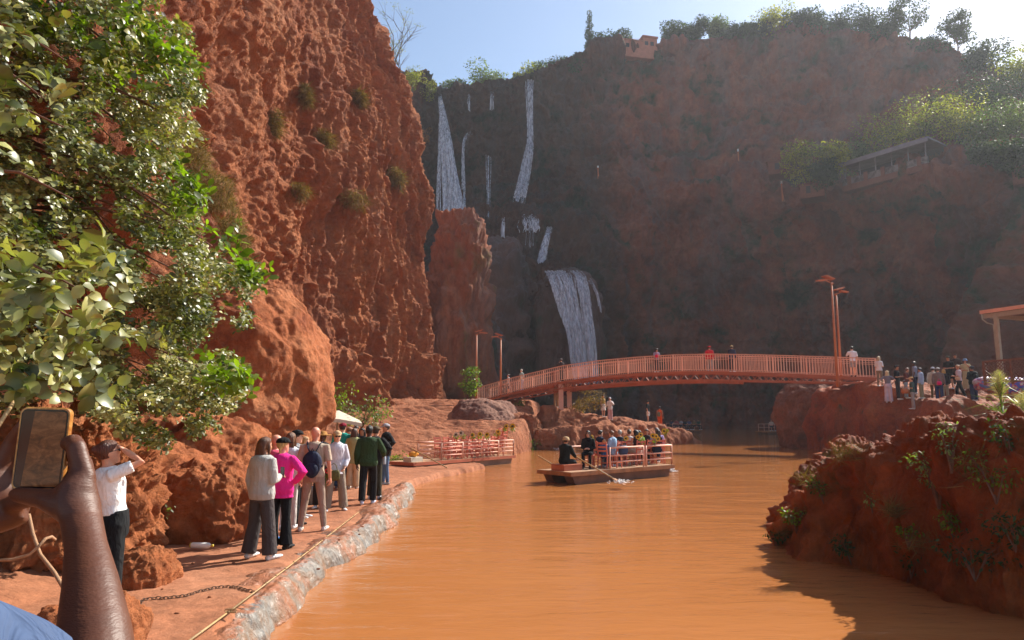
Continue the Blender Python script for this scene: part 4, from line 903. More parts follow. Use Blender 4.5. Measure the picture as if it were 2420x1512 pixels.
def sunflowers(label, loc, n=1, s=1., group='sunflower bunches tied to the boats', pale=False, seed=0, mat=None):
    rg = random.Random(seed); root = empty('flower_bunch', loc, 0, label, 'flowers', group); pe = []; m = MB()
    for i in range(n):
        c = Vector((rg.uniform(-.1,.1)*(n > 1), rg.uniform(-.08,.02), rg.uniform(-.06,.08)*(n > 1)+.04)); f = Vector((rg.uniform(-.3,.3), -1, .35)).normalized(); q = f.to_track_quat('Z','Y').to_matrix()
        for k in range(16):
            a = 2*PI*k/16; r0, r1 = .035*s, .11*s*rg.uniform(.9,1.1); w = .022*s
            u = Vector((math.cos(a), math.sin(a), 0)); v = Vector((-math.sin(a), math.cos(a), 0))
            pe.append([c+q @ x for x in (u*r0-v*w*.6, u*(r0+r1)*.5-v*w+Vector((0,0,.012)), u*r1, u*(r0+r1)*.5+v*w+Vector((0,0,.012)), u*r0+v*w*.6)])
        m.ball(c+f*.008, (.045*s,.045*s,.02*s), 8, 4, q)
    pm = MB()
    for P5 in pe: pm.add(P5, [(0,1,2,3,4)])
    pm.build('petals', mat or M_YEL, root); m.build('flower_heart', M_PEAT, root, True)
    V, F = cloud([(0,.03,-.03,.09*s)], 40, .07*s, tpl=LEAF6); mesh('leaves', V, F, M_LGREEN, root, False)
    MB().tube([(0,.02,0),(0,.03,-.25)], .008, 5).build('stalk', M_LGREEN, root); return root
M_PALEF = plain('faded_cream_petals', (.62,.5,.36), .8, .1)
# ================================================================== BOATS
def frame(A, B):
    A, B = Vector(A), Vector(B); u = (B-A); L = u.length; u /= L; return A, u, Vector((-u.y, u.x, 0)), L
def railing(root, pts, h, mat, rails=(.33,.62,1.), name='railing', r=.028, posts=None):
    m = MB()
    for a, b in zip(pts[:-1], pts[1:]):
        a, b = Vector(a), Vector(b)
        for f in rails: m.tube([a+Vector((0,0,h*f)), b+Vector((0,0,h*f))], r*(1.15 if f == 1 else .85), 6)
    for p in pts: p = Vector(p); m.tube([p, p+Vector((0,0,h*1.03))], r*1.2, 6)
    return m.build(name, mat, root, True)
def boat(label, A, B, W_, zd, deckmat, hullmat, bow=.9, grp='rowing boats with chairs'):
    """A: near bow corner, B: near stern corner of the deck; local x along the boat, y away"""
    A, u, n, L = frame((A[0],A[1],0), (B[0],B[1],0)); root = empty('rowing_boat', A, math.atan2(u.y,u.x), label, 'boat', grp)
    MB().box((L/2, W_/2, zd-.035), (L, W_, .07)).build('deck', plain('pale_deck_boards', (.42,.24,.13), .7, .25, 3, .4), root)
    m = MB()
    for y in (-.012, W_+.012): m.box((L/2, y, zd-.07), (L+.04, .03, .13))
    for x in (-.012, L+.012): m.box((x, W_/2, zd-.07), (.03, W_-.01, .13))
    m.build('rim_board', deckmat, root)
    m = MB()
    for y0 in (.10, W_-.50):
        m.add([(.12,y0,zd-.075),(L-.1,y0,zd-.075),(L-.18,y0+.02,-.12),(.75,y0+.02,-.12),(.3,y0+.01,.02),(.12,y0+.4,zd-.075),(L-.1,y0+.4,zd-.075),(L-.18,y0+.38,-.12),(.75,y0+.38,-.12),(.3,y0+.39,.02)],
              [(0,4,3,2,1),(5,6,7,8,9),(0,1,6,5),(1,2,7,6),(2,3,8,7),(3,4,9,8),(4,0,5,9)])
    m.box((L*.55, W_/2, zd-.20), (L*.75, W_-.4, .2)); m.build('hull', hullmat, root)
    return root, L
GB2 = 'rowing boats with chairs'
A = G(1349,1116,.42); B = G(1592,1097.5,.42); NBW = 1.6
nb, NL = boat('rowing boat full of seated passengers in the middle of the pond', A, B, NBW, .42, M_WOOD, M_BROWN)
zd = .42
railing(nb, [(1.95,.06,zd),(3.75,.06,zd)], .72, M_CORAL); railing(nb, [(3.9,.06,zd),(NL-.05,.06,zd)], .72, M_CORAL)
railing(nb, [(1.0,NBW-.06,zd),(2.4,NBW-.06,zd),(3.9,NBW-.06,zd),(NL-.05,NBW-.06,zd)], .72, M_CORAL); railing(nb, [(NL-.05,.06,zd),(NL-.05,NBW-.06,zd)], .72, M_CORAL)
MB().box((.55,.75,zd+.09), (.85,.62,.18)).box((.55,.75,zd+.19), (.88,.65,.02)).build('rowing_seat', M_CORALD, nb)
MB().tube([(1.05,NBW-.15,zd),(1.05,NBW-.15,zd+.62)], .02, 8).ball((1.05,NBW-.15,zd+.65), .05, 8, 6).build('mooring_post', plain('grey_steel', (.4,.4,.42), .4, .05, metal=.6), nb, True)
def bl(root, x, y, z):  # boat-local to world
    return root.location+Euler(root.rotation_euler).to_matrix() @ Vector((x, y, z))
def oar(label, a, b, blade=True, grp='wooden oars', r=.028):
    a, b = Vector(a), Vector(b); root = empty('oar', a, 0, label, 'oar', grp)
    MB().tube([(0,0,0), (b-a)*.5, b-a], [r,r*.9,r*.8], 8).build('shaft', M_BAMB, root, True)
    if blade:
        d = (b-a).normalized(); MB().box(b-a+d*.18, (.45,.15,.022), d.to_track_quat('X','Z').to_matrix()).build('blade', M_WOOD, root)
    return root
oar('right oar of the middle boat, dipping into the water', P(1362,1080,23.4), P(1452,1133.5,22.4)+Vector((0,0,.02)))
oar('left oar of the middle boat, raised over the bow', P(1271,1077,24.6), P(1306,1097.5,24.0), False)
M_FOAM = NT('foam'); M_FOAM.b.inputs['Base Color'].default_value = (.85,.83,.8,1); M_FOAM.b.inputs['Roughness'].default_value = .25; M_FOAM.L(M_FOAM.bump(M_FOAM.noise(M_FOAM.N('ShaderNodeTexCoord').outputs['Object'], 30.).outputs[0], .5, .02), M_FOAM.b.inputs['Normal']); M_FOAM = M_FOAM.m
def splash(label, c, sx, sy, n, seed):
    rg = random.Random(seed); m = MB()
    for i in range(n): m.ball((rg.gauss(0,sx), rg.gauss(0,sy), abs(rg.gauss(0,.05))), (rg.uniform(.015,.06), rg.uniform(.015,.04), rg.uniform(.008,.025)), 6, 4)
    o = m.build('splash', M_FOAM, None, True); o.location = c; return tag(o, kind='stuff')
splash('white splash where the oar blade enters the water', P(1466,1141,21.9)*1., .14, .10, 70, 1); splash('white foam under the stern corner of the middle boat', G(1588,1114,.02), .08, .10, 60, 2)
splash('small white splash at the foot of the squat rock', G(1320,1062,.02), .15, .1, 30, 3)
# moored boat
A = G(977,1093,.38); B = G(1217,1075,.38); MW = 1.5
mo, ML = boat('empty moored boat with chairs and flowers beside the terraced bank', A, B, MW, .38, M_CORALD, plain('grey_brown_hull', (.22,.14,.10), .7, .25, 2, .3))
zd2 = .38; h2 = .70
xs = [ML*.25, ML*.45, ML*.64, ML*.82, ML-.06]
for y in (.06, MW-.06): railing(mo, [(x, y, zd2) for x in xs], h2, M_CORAL, (.30,.55,.78,1.))
railing(mo, [(ML-.06,.06,zd2),(ML-.06,MW-.06,zd2)], h2, M_CORAL, (.30,.55,.78,1.)); railing(mo, [(ML*.25,.06,zd2),(ML*.25,MW-.06,zd2)], h2, M_CORAL, (.5,1.))
MB().box((.45,.5,zd2+.09), (.65,.45,.18)).build('bow_box', M_CREAM, mo)
o = MB().ball((0,0,0), (.19,.15,.12), 12, 8).ball((.12,.02,.02), (.1,.1,.09), 8, 6).build('bag', plain('orange_yellow_cloth', (.75,.30,.02), .8, .1, 6, .4), None, True); o.location = bl(mo, .5,.55,zd2+.28); tag(o, 'yellow-orange bundle on the box at the bow of the moored boat', 'bag')
oar('long pole oar crossing the bow of the moored boat', P(971,1059,29.2), P(1056,1105,27.2), False)
GC = 'chairs on the moored boat'
for i in range(7):
    x = ML*(.36+.085*i); c = chair('chair number %s in the row on the moored boat'.replace('number %s', ['nearest the bow,','second from the bow','third from the bow','fourth from the bow','fifth from the bow','sixth from the bow','seventh from the bow'][i]), bl(mo, x, .38+.1*(i % 2), zd2), mo.rotation_euler.z+R(10*(i % 3)-8), GC)
for i in range(6):
    x = ML*(.40+.09*i); chair('chair on the far side of the moored boat, '+['first','second','third','fourth','fifth','last'][i]+' from the bow', bl(mo, x, 1.05, zd2), mo.rotation_euler.z+PI+R(8*(i % 3)-8), GC)
for i, x in enumerate((.90,.955)): chair(['left','right'][i]+' chair stacked on top at the stern of the moored boat', bl(mo, ML*x, .6, zd2+.36), mo.rotation_euler.z+R(5), GC)
for i, (x, y, k, lab) in enumerate([(1077,1029,1,'faded flower bunch nearest the bow of the moored boat'),(1094,1029,1,'second faded flower bunch on the moored boat'),(1116,1030,0,'yellow sunflower third in the row on the moored boat'),(1134,1028,0,'sunflower with wide brown heart, fourth on the moored boat'),(1150.5,1029,0,'fifth sunflower in the row on the moored boat'),(1174,1025,0,'triple sunflower bunch before the stacked chairs'),(1193,1012,0,'orange sunflower pair on the left stacked chair'),(1211,1009,0,'biggest yellow sunflower on the right stacked chair')]):
    sunflowers(lab, P(x, y, 30.2+i*.35), (1,2,1,1,1,3,2,1)[i], 1.05+(i == 7)*.35, mat=M_PALEF if k else None, seed=i)
# far boats in the shade
for k, (x0, x1, yw, d, lab) in enumerate([(1578,1658,1021,86,'crowded boat in the dark water under the far cliff, left one'),(1812,1850,1018,80,'small boat at the edge of the dusty boulder, in shade')]):
    z = .4; A = G(x0, yw, 0); A = P(x0, yw, d); B = P(x1, yw, d+1.5); b_, l_ = boat(lab, (A.x, A.y), (B.x, B.y), 1.6, .35, M_WOOD, M_BROWN, grp=GB2)
    for y in (.06,1.5): railing(b_, [(l_*.15,y,.35),(l_*.5,y,.35),(l_-.1,y,.35)], .8, M_CORAL, (.5,1.))
# ================================================================== PAVILION AND FENCE
c0 = P(2318,741,34.8); c1 = P(2560,704,30.5); zr = c0.z; u = Vector((c1.x-c0.x, c1.y-c0.y, 0)); LP_ = u.length; u.normalize()
pav = empty('pavilion', (c0.x, c0.y, 3.9), math.atan2(u.y, u.x), 'open shelter with orange roof edge on posts at the right', 'shelter'); hz_ = zr-3.9; DP = 4.5
MB().box((LP_/2,DP/2,hz_+.02), (LP_,DP,.08)).build('roof', plain('roof_sheet', (.12,.09,.08), .8, .2, 2, .3), pav)
MB().box((LP_/2,-.03,hz_+.07), (LP_+.1,.05,.18)).box((-.03,DP/2,hz_+.07), (.05,DP,.18)).build('fascia', M_CORAL, pav)
MB().box((LP_/2,.10,hz_-.14), (LP_-.1,.10,.22)).box((LP_/2,DP-.2,hz_-.14), (LP_-.1,.10,.22)).box((.25,DP/2,hz_-.14), (.10,DP-.6,.22)).build('beam', plain('grey_beam', (.38,.33,.27), .7, .1), pav)
MP = plain('pale_post_paint', (.42,.36,.27), .7, .15, 3)
for x in (.65, LP_*.5, LP_-.4):
    for y in (.1, DP-.2): MB().box((x,y,(hz_-.25)/2-.2), (.17,.17,hz_+.15)).build('post', MP, pav)
MB().tube([(.04,-.02,hz_-.04),(.05,-.02,hz_-.3),(.25,0,hz_-.5),(.52,.06,hz_-.62),(.55,.06,.1)], .035, 8).build('downpipe', MP, pav, True)
MB().box((LP_*.55,DP+.3,.7), (LP_*.8,.2,1.9)).box((LP_*.55,DP+.3,1.7), (LP_*.82,.26,.1)).build('back_wall', M_HILL, pav)
f0 = P(2326,890,33.6); f1 = P(2500,880,30.2); u = Vector((f1.x-f0.x, f1.y-f0.y, 0)); Lf = u.length; u.normalize()
fe = empty('lattice_fence', (f0.x, f0.y, 3.75), math.atan2(u.y,u.x), 'reddish wooden lattice fence in front of the shelter', 'fence')
M_LAT = plain('red_brown_wood', (.20,.07,.035), .8, .25, 5, .3)
m = MB(); m.box((Lf/2,0,1.06), (Lf,.07,.07)).box((Lf/2,0,.05), (Lf,.07,.07)); m.build('rail', M_LAT, fe)
for i in range(int(Lf/1.4)+1): MB().box((i*1.4,0,.5), (.09,.09,1.15)).build('post', M_LAT, fe)
m = MB()
for i in range(-6, int(Lf/.17)+1):
    for s in (1,-1):
        a0, a1 = i*.17, i*.17+.98; z0, z1 = .08, 1.04
        lo, hi = max(a0, 0), min(a1, Lf)
        if hi <= lo: continue
        za = z0+(lo-a0)/(a1-a0)*(z1-z0); zb = z0+(hi-a0)/(a1-a0)*(z1-z0)
        if s < 0: za, zb = z1+z0-za, z1+z0-zb
        m.bar((lo,.014*s,za), (hi,.014*s,zb), .035, .02)
m.build('lattice', M_LAT, fe)
def cushion(label, c, r, rgb1, rgb2, seed):
    t = NT('patterned_blanket'); n = t.noise(t.N('ShaderNodeTexCoord').outputs['Object'], 3.5, 2, .5); t.L(t.ramp(n.outputs[0], [(.42, s2l(rgb1)), (.5, s2l(rgb2)), (.58, (.5,.5,.55))]).outputs[0], t.b.inputs['Base Color'])
    o = boulder('blanket_pile', (0,0,0), r, t.m, seed, amp=.12, n=36); o.location = c; return tag(o, label, 'blankets', 'patterned blanket piles by the shelter')
cushion('blue and pink patterned blanket pile beside the man with the backpack', P(2332,906,35.2), (.62,.4,.34), (90,120,190), (190,70,110), 3)
cushion('blue and red patterned blanket pile behind the reeds', P(2396,912,34.5), (.85,.45,.40), (80,90,200), (200,60,50), 4)
# ================================================================== BUILDINGS ON THE FAR CLIFF
M_PINKW = plain('pink_plaster', (.42,.17,.11), .85, .15, 1.5, .2); M_GREYR = plain('grey_corrugated_roof', (.20,.19,.20), .7, .2, 1.); M_REDW = plain('red_brick_wall', (.30,.10,.06), .9, .25, 3, .3)
a = P(1424,108,127); b = P(1571,92,130); u = Vector((b.x-a.x, b.y-a.y, 0)); Lb = u.length; u.normalize()
bd = empty('rim_building', (a.x, a.y, a.z-.5), math.atan2(u.y,u.x), 'long low pink building on the far cliff rim', 'building')
w_ = MB()
for x, l, h in ((0,4.5,1.4),(4.5,4.,2.4),(8.5,3.,3.4)): w_.box((x+l/2,2,h/2-.5), (l-.01,4,h+1))
w_.build('wall', M_PINKW, bd)
MB().box((2.2,2,1.5), (4.7,4.3,.14)).box((6.5,2,2.5), (4.2,4.3,.14)).box((10.,2,3.6), (3.3,4.4,.35)).build('roof', M_PINKW, bd)
for x, z in ((5.2,1.3),(6.6,1.3),(9.2,2.2),(10.4,2.2)): MB().box((x,-.015,z), (.7,.05,.8)).build('window', M_DARK, bd)
MB().bar((1,0,2.1), (8,0,2.9), .06).bar((1,0,1.5), (1,0,2.1), .05).bar((4.4,0,2.), (4.4,0,2.5), .05).build('roof_rail', M_CORAL, bd)
# long terrace restaurant
a = P(1992,418,91.5); b = P(2192,352,82.5); zr = a.z+1.6
u = Vector((b.x-a.x, b.y-a.y, 0)); Lb = u.length; u.normalize()
M_TER = plain('dull_red_plaster', (.17,.065,.04), .9, .2, 3, .3)
te = empty('terrace_restaurant', (a.x, a.y, a.z-1.2), math.atan2(u.y,u.x), 'long open terrace under a grey roof halfway up the cliff', 'building'); hh = 3.0
MB().box((Lb/2,2,hh), (Lb+.6,5,.2)).box((Lb/2,-.55,hh-.25), (Lb+.6,.1,.6)).build('roof', M_GREYR, te)
for i in range(6): MB().box((.3+i*(Lb-.6)/5,0,hh/2), (.10,.10,hh-.1)).build('post', M_GREYR, te)
MB().box((Lb/2,-.2,.25), (Lb,.25,.9)).build('parapet', rockmat('pale_stone_wall', [(.4, (.09,.07,.065)), (.6, (.24,.21,.20))], 4., .6), te)
for i in range(5): MB().box((1+i*(Lb-2)/4,-.36,.25), (.5,.12,1.3)).build('buttress', M_TER, te)
MB().box((Lb/2,4.2,1.4), (Lb,.3,2.9)).build('back_wall', M_DARK, te)  # black wall colour stands in for the shade inside the open terrace
MB().box((Lb/2,2,-.5), (Lb,4.6,1.0)).build('floor', M_TER, te)
def hut(label, x0, x1, yt, yb, d, mat=None):
    mat = M_TER
    d -= 3; a = P(x0, yb, d); b = P(x1, yb, d-1.5); h = P(x0, yt, d).z-a.z; u = Vector((b.x-a.x, b.y-a.y, 0)); L_ = u.length
    r_ = empty('hut', a, math.atan2(u.y,u.x), label, 'hut', 'small red huts on the far terrace'); 
    MB().box((L_/2,1.5,h*.35-.3), (L_,3,h*.7+.6)).build('wall', mat, r_)
    MB().add([(-.3,-.3,h*.7),(L_+.3,-.3,h*.7),(L_+.3,3.3,h*.7),(-.3,3.3,h*.7),(-.1,1.5,h),(L_+.1,1.5,h)], [(0,1,5,4),(2,3,4,5),(0,4,3),(1,2,5),(3,2,1,0)]).build('roof', M_REDW, r_)
    MB().box((L_*.35,-.02,h*.28), (L_*.18,.06,h*.5)).build('door', M_DARK, r_)
hut('red hut with a sloping roof left of the long terrace', 1890, 1948, 427, 460, 97); hut('faded red hut higher up behind the yellow-green trees', 1815, 1877, 374, 404, 101); hut('orange walled hut at the right edge of the cliff', 2392, 2460, 385, 425, 76)
for lab, x, yt, yb, d in (('pole with a white top on the far ledge', 1745, 352, 392, 116), ('thin ochre pole by the red hut', 1848, 428, 468, 101), ('thin ochre pole on the ledge right of the falls', 1413, 392, 420, 119)):
    a = P(x, yb, d); h = P(x, yt, d).z-a.z; r_ = empty('pole', a, 0, lab, 'pole', 'poles on the far ledge'); MB().tube([(0,0,-.5),(0,0,h*.85)], .09, 6).tube([(.25,0,-.5),(0,0,h*.6)], .05, 5).build('shaft', M_OCHRE, r_); MB().tube([(0,0,h*.85),(0,0,h)], .14, 6).build('cap', M_WHITEP, r_)
# ================================================================== SMALL THINGS ON THE LEFT BANK
pc = P(797,988,25.); par = empty('parasol', (pc.x, pc.y, drop('bank', pc.x, pc.y, .3)), R(20), 'tilted cream parasol beside the big overhanging boulder', 'parasol'); hp_ = pc.z-par.location.z
M_ = Euler((R(4), R(7), 0)).to_matrix(); q = [M_ @ Vector((x*.78, y*.78, -.02)) for x, y in ((-1,-1),(1,-1),(1,1),(-1,1))]; mid = [(q[i]+q[(i+1) % 4])/2+Vector((0,0,.05)) for i in range(4)]; ap = M_ @ Vector((0,0,.28)); c_ = Vector((0,0,hp_))
ring = [v+c_ for i in range(4) for v in (q[i], mid[i])]; m = MB().add(ring+[ap+c_]+[v-Vector((0,0,.012)) for v in ring]+[ap+c_-Vector((0,0,.012))], [(i,(i+1) % 8,8) for i in range(8)]+[(9+(i+1) % 8,9+i,17) for i in range(8)])
m.add(ring+[v-Vector((0,0,.12)) for v in ring], [(i,i+8,(i+1) % 8+8,(i+1) % 8) for i in range(8)])
m.build('canopy', M_CREAM, par); m = MB()
for v in q: m.bar(c_+v*.97-Vector((0,0,.03)), c_+ap-Vector((0,0,.06)), .02)
m.build('rib', M_OCHRE, par); MB().tube([(0,0,-.3), (0,0,hp_+.2)], .025, 8).build('pole', MP, par, True)
def pot(label, c, r, h, mat):
    root = empty('pot', c, 0, label, 'plant pot', 'beige pots on the terraces'); MB().rings([((0,0,-.05),r*.72,r*.72),((0,0,h*.5),r*.9,r*.9),((0,0,h-.04),r,r),((0,0,h),r*1.06,r*1.06),((0,0,h),r*.9,r*.9),((0,0,h-.08),r*.86,r*.86)], 20).build('body', mat, root, True)
    MB().rings([((0,0,h-.09),r*.85,r*.85),((0,0,h-.07),r*.8,r*.8)], 16).build('soil', M_BROWN, root); return root
MPOT = plain('beige_glazed_pot', (.52,.36,.22), .6, .12, 3)
b = P(884,1001,40); pot('beige pot standing alone on the red terrace', (b.x,40,drop('bank',b.x,40,b.z)), .24, .42, MPOT)
b = P(1097,966,53.2); zb = drop('bank', b.x, 53.2, b.z); zb = max(zb, b.z-.2); pot('large beige pot at the foot of the bridge', (b.x,53.2,zb), .36, .55, MPOT)
tr = tree('potted_tree', 'slender leafy tree in the large pot at the bridge foot', (b.x+.35,53.2,zb+.45), P(1110,870,53.2).z-zb-.3, 1.7, M_LGREEN, 1500, .13, 88, None, trunk=.2, fill=1.1, dens=9)
b = P(1103,1000,50.5); plant('weed', 'small green plant hanging under the large beige pot', (b.x, 50.5, drop('bank',b.x,50.5,b.z)), .8, .7, M_LGREEN, 260, .11, 89, GL)
def lying(name, label, cat, a, b, r, mat, mat2):
    a, b = Vector(a), Vector(b); root = empty(name, a, 0, label, cat); d = b-a; MB().tube([d*.0,d*.04,d*.12,d*.8,d*.9,d*.93], [r*.8,r,r,r,r*.45,r*.4], 14).build('body', mat, root, True); MB().tube([d*.92, d*1.02], r*.45, 10).build('cap', mat2, root, True); MB().tube([d*-.04, d*.03], r*.9, 12).build('base', mat2, root, True)
a, b = G(452,1288,.36), G(503,1289,.36); lying('bottle', 'white plastic bottle with yellow ends lying beside the round boulder', 'bottle', a, b, .042, M_WHITEP, plain('yellow_plastic', (.6,.45,.05), .5, .1))
a = G(575,1200,.5); o = MB().box((0,0,0), (.22,.15,.10), Euler((.2,.3,.4)).to_matrix()).box((0,0,.055), (.16,.1,.03), Euler((.3,.1,.9)).to_matrix()).build('paper_bag', M_WHITEP); o.location = (a.x-.1, a.y, drop('bank', a.x, a.y, .3)+.1); tag(o, 'white paper bag lying behind the woman in the grey sweater', 'bag')
# bamboo poles laid along the path
def pole(label, pts, r, nod=.4):
    m = MB(); pts = [Vector(p) for p in pts]; m.tube(pts, [r*(1-.4*i/(len(pts)-1)) for i in range(len(pts))], 7)
    for i in range(1, int((pts[-1]-pts[0]).length/nod)): t = i*nod/(pts[-1]-pts[0]).length; p = pts[0].lerp(pts[-1], t); d = (pts[-1]-pts[0]).normalized(); m.tube([p-d*.008, p+d*.008], r*1.12, 7)
    return tag(m.build('bamboo_pole', M_BAMB, None, True), label, 'pole', 'bamboo poles laid on the path')
pole('near bamboo pole lying along the path edge, running out of the frame', [G(425,1530,.37), G(545,1442,.375)], .013)
pole('long thin bamboo pole lying along the lined path edge', [G(540,1446,.385), G(680,1340,.36), G(848,1209,.335)], .011)
m = MB()
p_ = G(545,1443,.39)
for k in range(6): m.tube([(.03*math.cos(a)+.012*k-.03, .006*math.sin(a*2), .02*math.sin(a)) for a in np.linspace(0, 6.2, 9)], .004, 4)
o = m.build('twine_knot', M_BAMB, None, True); o.location = p_; tag(o, 'twine knot joining the two bamboo poles', 'knot')
# chain
cp = [(300,1432),(312,1436),(325,1428),(338,1412),(365,1407),(400,1406),(440,1401),(480,1390),(530,1381),(560,1384),(590,1392),(625,1391)]
cw = resample(np.array([tuple(G(x, y, .36)) for x, y in cp]), 400); sg = np.r_[0, np.cumsum(np.linalg.norm(np.diff(cw, axis=0), axis=1))]; m = MB(); s_ = 0; k = 0
while s_ < sg[-1]:
    i = min(np.searchsorted(sg, s_), 398); p = Vector(cw[i]); d = (Vector(cw[i+1])-p).normalized(); p.z = drop('bank', p.x, p.y, .34)+.014; q = d.to_track_quat('X','Z').to_matrix() @ Matrix.Rotation(R(90)*(k % 2)*.8+R(20), 3, 'X')
    ringp = [p+q @ Vector((.030*math.cos(a), .016*math.sin(a), 0)) for a in np.linspace(0, 2*PI, 9)]; m.tube(ringp, .0045, 4, cap=False); s_ += .040; k += 1
tag(m.build('chain', plain('rusty_iron', (.10,.055,.035), .7, .3, 20, .3, metal=.3), None, True), 'rusty iron chain lying across the red path', 'chain')
# ropes and sticks on the ledge at lower left
M_ROPE = plain('tan_rope', (.42,.24,.13), .9, .2, 30, .5, bscale=120)
tag(MB().tube([P(68,1215,5.9), P(78,1262,5.85), P(95,1310,5.7), P(128,1352,5.4), P(152,1392,5.1), P(146,1440,4.9)], .014, 8).build('rope', M_ROPE, None, True), 'thick tan rope hanging down the crumbly ledge behind the forearm', 'rope', 'ropes over the ledge at lower left')
tag(MB().tube([P(-20,1325,5.6), P(30,1322,5.6), P(70,1310,5.6), P(92,1290,5.6), P(108,1272,5.65), P(122,1268,5.7), P(130,1275,5.75)], .012, 8).build('rope', M_ROPE, None, True), 'thinner tan rope curling to the right over the crumbly ledge', 'rope', 'ropes over the ledge at lower left')
tag(MB().tube([P(-10,1015,6.2), P(45,930,6.8)], [.02,.017], 8).build('stick', M_BAMB, None, True), 'pale bamboo stick leaning left of the phone', 'stick')
rg = random.Random(4); 
for i in range(26):
    x, y = rg.uniform(-4.2,-2.1), rg.uniform(4.2,13); o = MB().ball((0,0,0), (rg.uniform(.012,.03), rg.uniform(.01,.025), .012), 7, 5).build('pebble', M_ISLE, None, True); o.location = (x-.12*(y-4)*.3, y, drop('bank', x, y, .33)+.004); tag(o, 'small pale pebble lying on the red path', 'pebble', 'pebbles scattered on the path')
# ================================================================== PEOPLE
SKIN = {}
def skin(rgb):
    if rgb not in SKIN:
        t = NT('skin'); c = s2l(rgb); n = t.noise(t.N('ShaderNodeTexCoord').outputs['Object'], 9., 4, .6)
        t.L(t.ramp(n.outputs[0], [(.3, tuple(v*.85 for v in c)), (.7, tuple(min(1, v*1.1) for v in c))]).outputs[0], t.b.inputs['Base Color'])
        t.b.inputs['Roughness'].default_value = .5; t.b.inputs['Subsurface Weight'].default_value = .06; t.b.inputs['Subsurface Radius'].default_value = (.02,.008,.004)
        SKIN[rgb] = t.m
    return SKIN[rgb]
CLO = {}
def cl(rgb, rough=.9):
    if rgb not in CLO: CLO[rgb] = cloth('cloth', rgb, rough)
    return CLO[rgb]
def hairm(rgb):
    k = ('h',)+rgb
    if k not in CLO:
        t = NT('hair'); c = s2l(rgb); mp = t.N('ShaderNodeMapping'); mp.inputs['Scale'].default_value = (30,30,2.5); t.L(t.N('ShaderNodeTexCoord').outputs['Object'], mp.inputs[0]); n = t.noise(mp.outputs[0], 3., 3, .6)
        t.L(t.ramp(n.outputs[0], [(.3, tuple(v*.5 for v in c)), (.7, tuple(min(1, v*1.4) for v in c))]).outputs[0], t.b.inputs['Base Color']); t.b.inputs['Roughness'].default_value = .45; t.L(t.bump(n.outputs[0], .8, .02), t.b.inputs['Normal']); CLO[k] = t.m
    return CLO[k]
SK_L, SK_M, SK_D = (226,168,138), (196,132,98), (92,54,38)
BAKE = []
def remeshed(mb, name, mat, parent, vox, extra=None, smooth=3):
    o = mb.build(name, mat, parent, True); m = o.modifiers.new('r', 'REMESH'); m.mode = 'VOXEL'; m.voxel_size = vox; m.use_smooth_shade = True
    s = o.modifiers.new('s', 'SMOOTH'); s.iterations = smooth; s.factor = .5
    BAKE.append((o, extra)); return o
def bake_all():
    dg = bpy.context.evaluated_depsgraph_get()
    for o, ex in BAKE:
        me = bpy.data.meshes.new_from_object(o.evaluated_get(dg)); mats = [m for m in o.data.materials]
        if ex is not None and ex.v:
            n = len(me.vertices); co = np.empty(n*3, np.float32); me.vertices.foreach_get('co', co)
            F = [tuple(p.vertices) for p in me.polygons]+[tuple(i+n for i in f) for f in ex.f]
            V = co.reshape(-1,3).tolist()+[tuple(v) for v in ex.v]; me2 = bpy.data.meshes.new(o.name); me2.from_pydata(V, [], F); me2.polygons.foreach_set('use_smooth', np.ones(len(F), bool)); me = me2
        o.modifiers.clear(); o.data = me; me.materials.clear()
        for m in mats: me.materials.append(m)
    BAKE.clear()
ARMS = { # elbow, wrist relative to the shoulder: (out, forward, up)
 'down': ((.06,-.02,-.29),(.07,.05,-.54)), 'hip': ((.24,-.06,-.20),(.03,.05,-.37)), 'fwd': ((.05,.0,-.29),(-.06,.22,-.24)), 'clasp': ((.05,.0,-.29),(-.15,.2,-.30)),
 'phone': ((.05,.17,-.23),(-.10,.30,-.02)), 'face': ((.08,.16,-.22),(-.13,.24,.02)), 'brow': ((.02,.27,.11),(-.13,.12,.24)), 'rail': ((.04,.16,-.24),(.0,.40,-.22)), 'lap': ((.05,.03,-.28),(-.10,.24,-.33)),
 'row': ((.03,.16,-.24),(.0,.38,-.36)), 'back': ((.06,-.1,-.27),(-.10,-.14,-.42)), 'bag': ((.07,.0,-.29),(-.0,.14,-.45)), 'out': ((.12,.1,-.25),(.10,.32,-.35)), 'knee': ((.05,.12,-.26),(-.02,.36,-.30))}
def hand(mb, w, d, nrm, side, s=1., curl=.5, n=6):
    """palm, four unequal curled fingers and a thumb set on the side of the palm"""
    d = d.normalized(); nrm = (nrm-d*nrm.dot(d)).normalized(); x = d.cross(nrm)*side
    mb.tube([w-d*.02*s, w+d*.03*s, w+d*.075*s, w+d*.09*s], [(.02*s,.024*s),(.016*s,.036*s),(.014*s,.038*s),(.008*s,.03*s)], 8, up=nrm)
    for k, L in enumerate((.068,.078,.073,.056)):
        b = w+d*.082*s+x*(.030-.019*k)*s; p1 = b+(d*math.cos(curl*.7)+nrm*math.sin(curl*.7))*L*.5*s; p2 = p1+(d*math.cos(curl*1.8)+nrm*math.sin(curl*1.8))*L*.5*s
        mb.tube([b, p1, p2], [.0095*s,.0085*s,.0065*s], n)
    b = w+d*.025*s+x*.03*s; mb.tube([b, b+(d*.6+x*.7+nrm*.3).normalized()*.04*s, b+(d*.9+x*.45+nrm*.5).normalized()*.07*s], [.013*s,.011*s,.008*s], n)
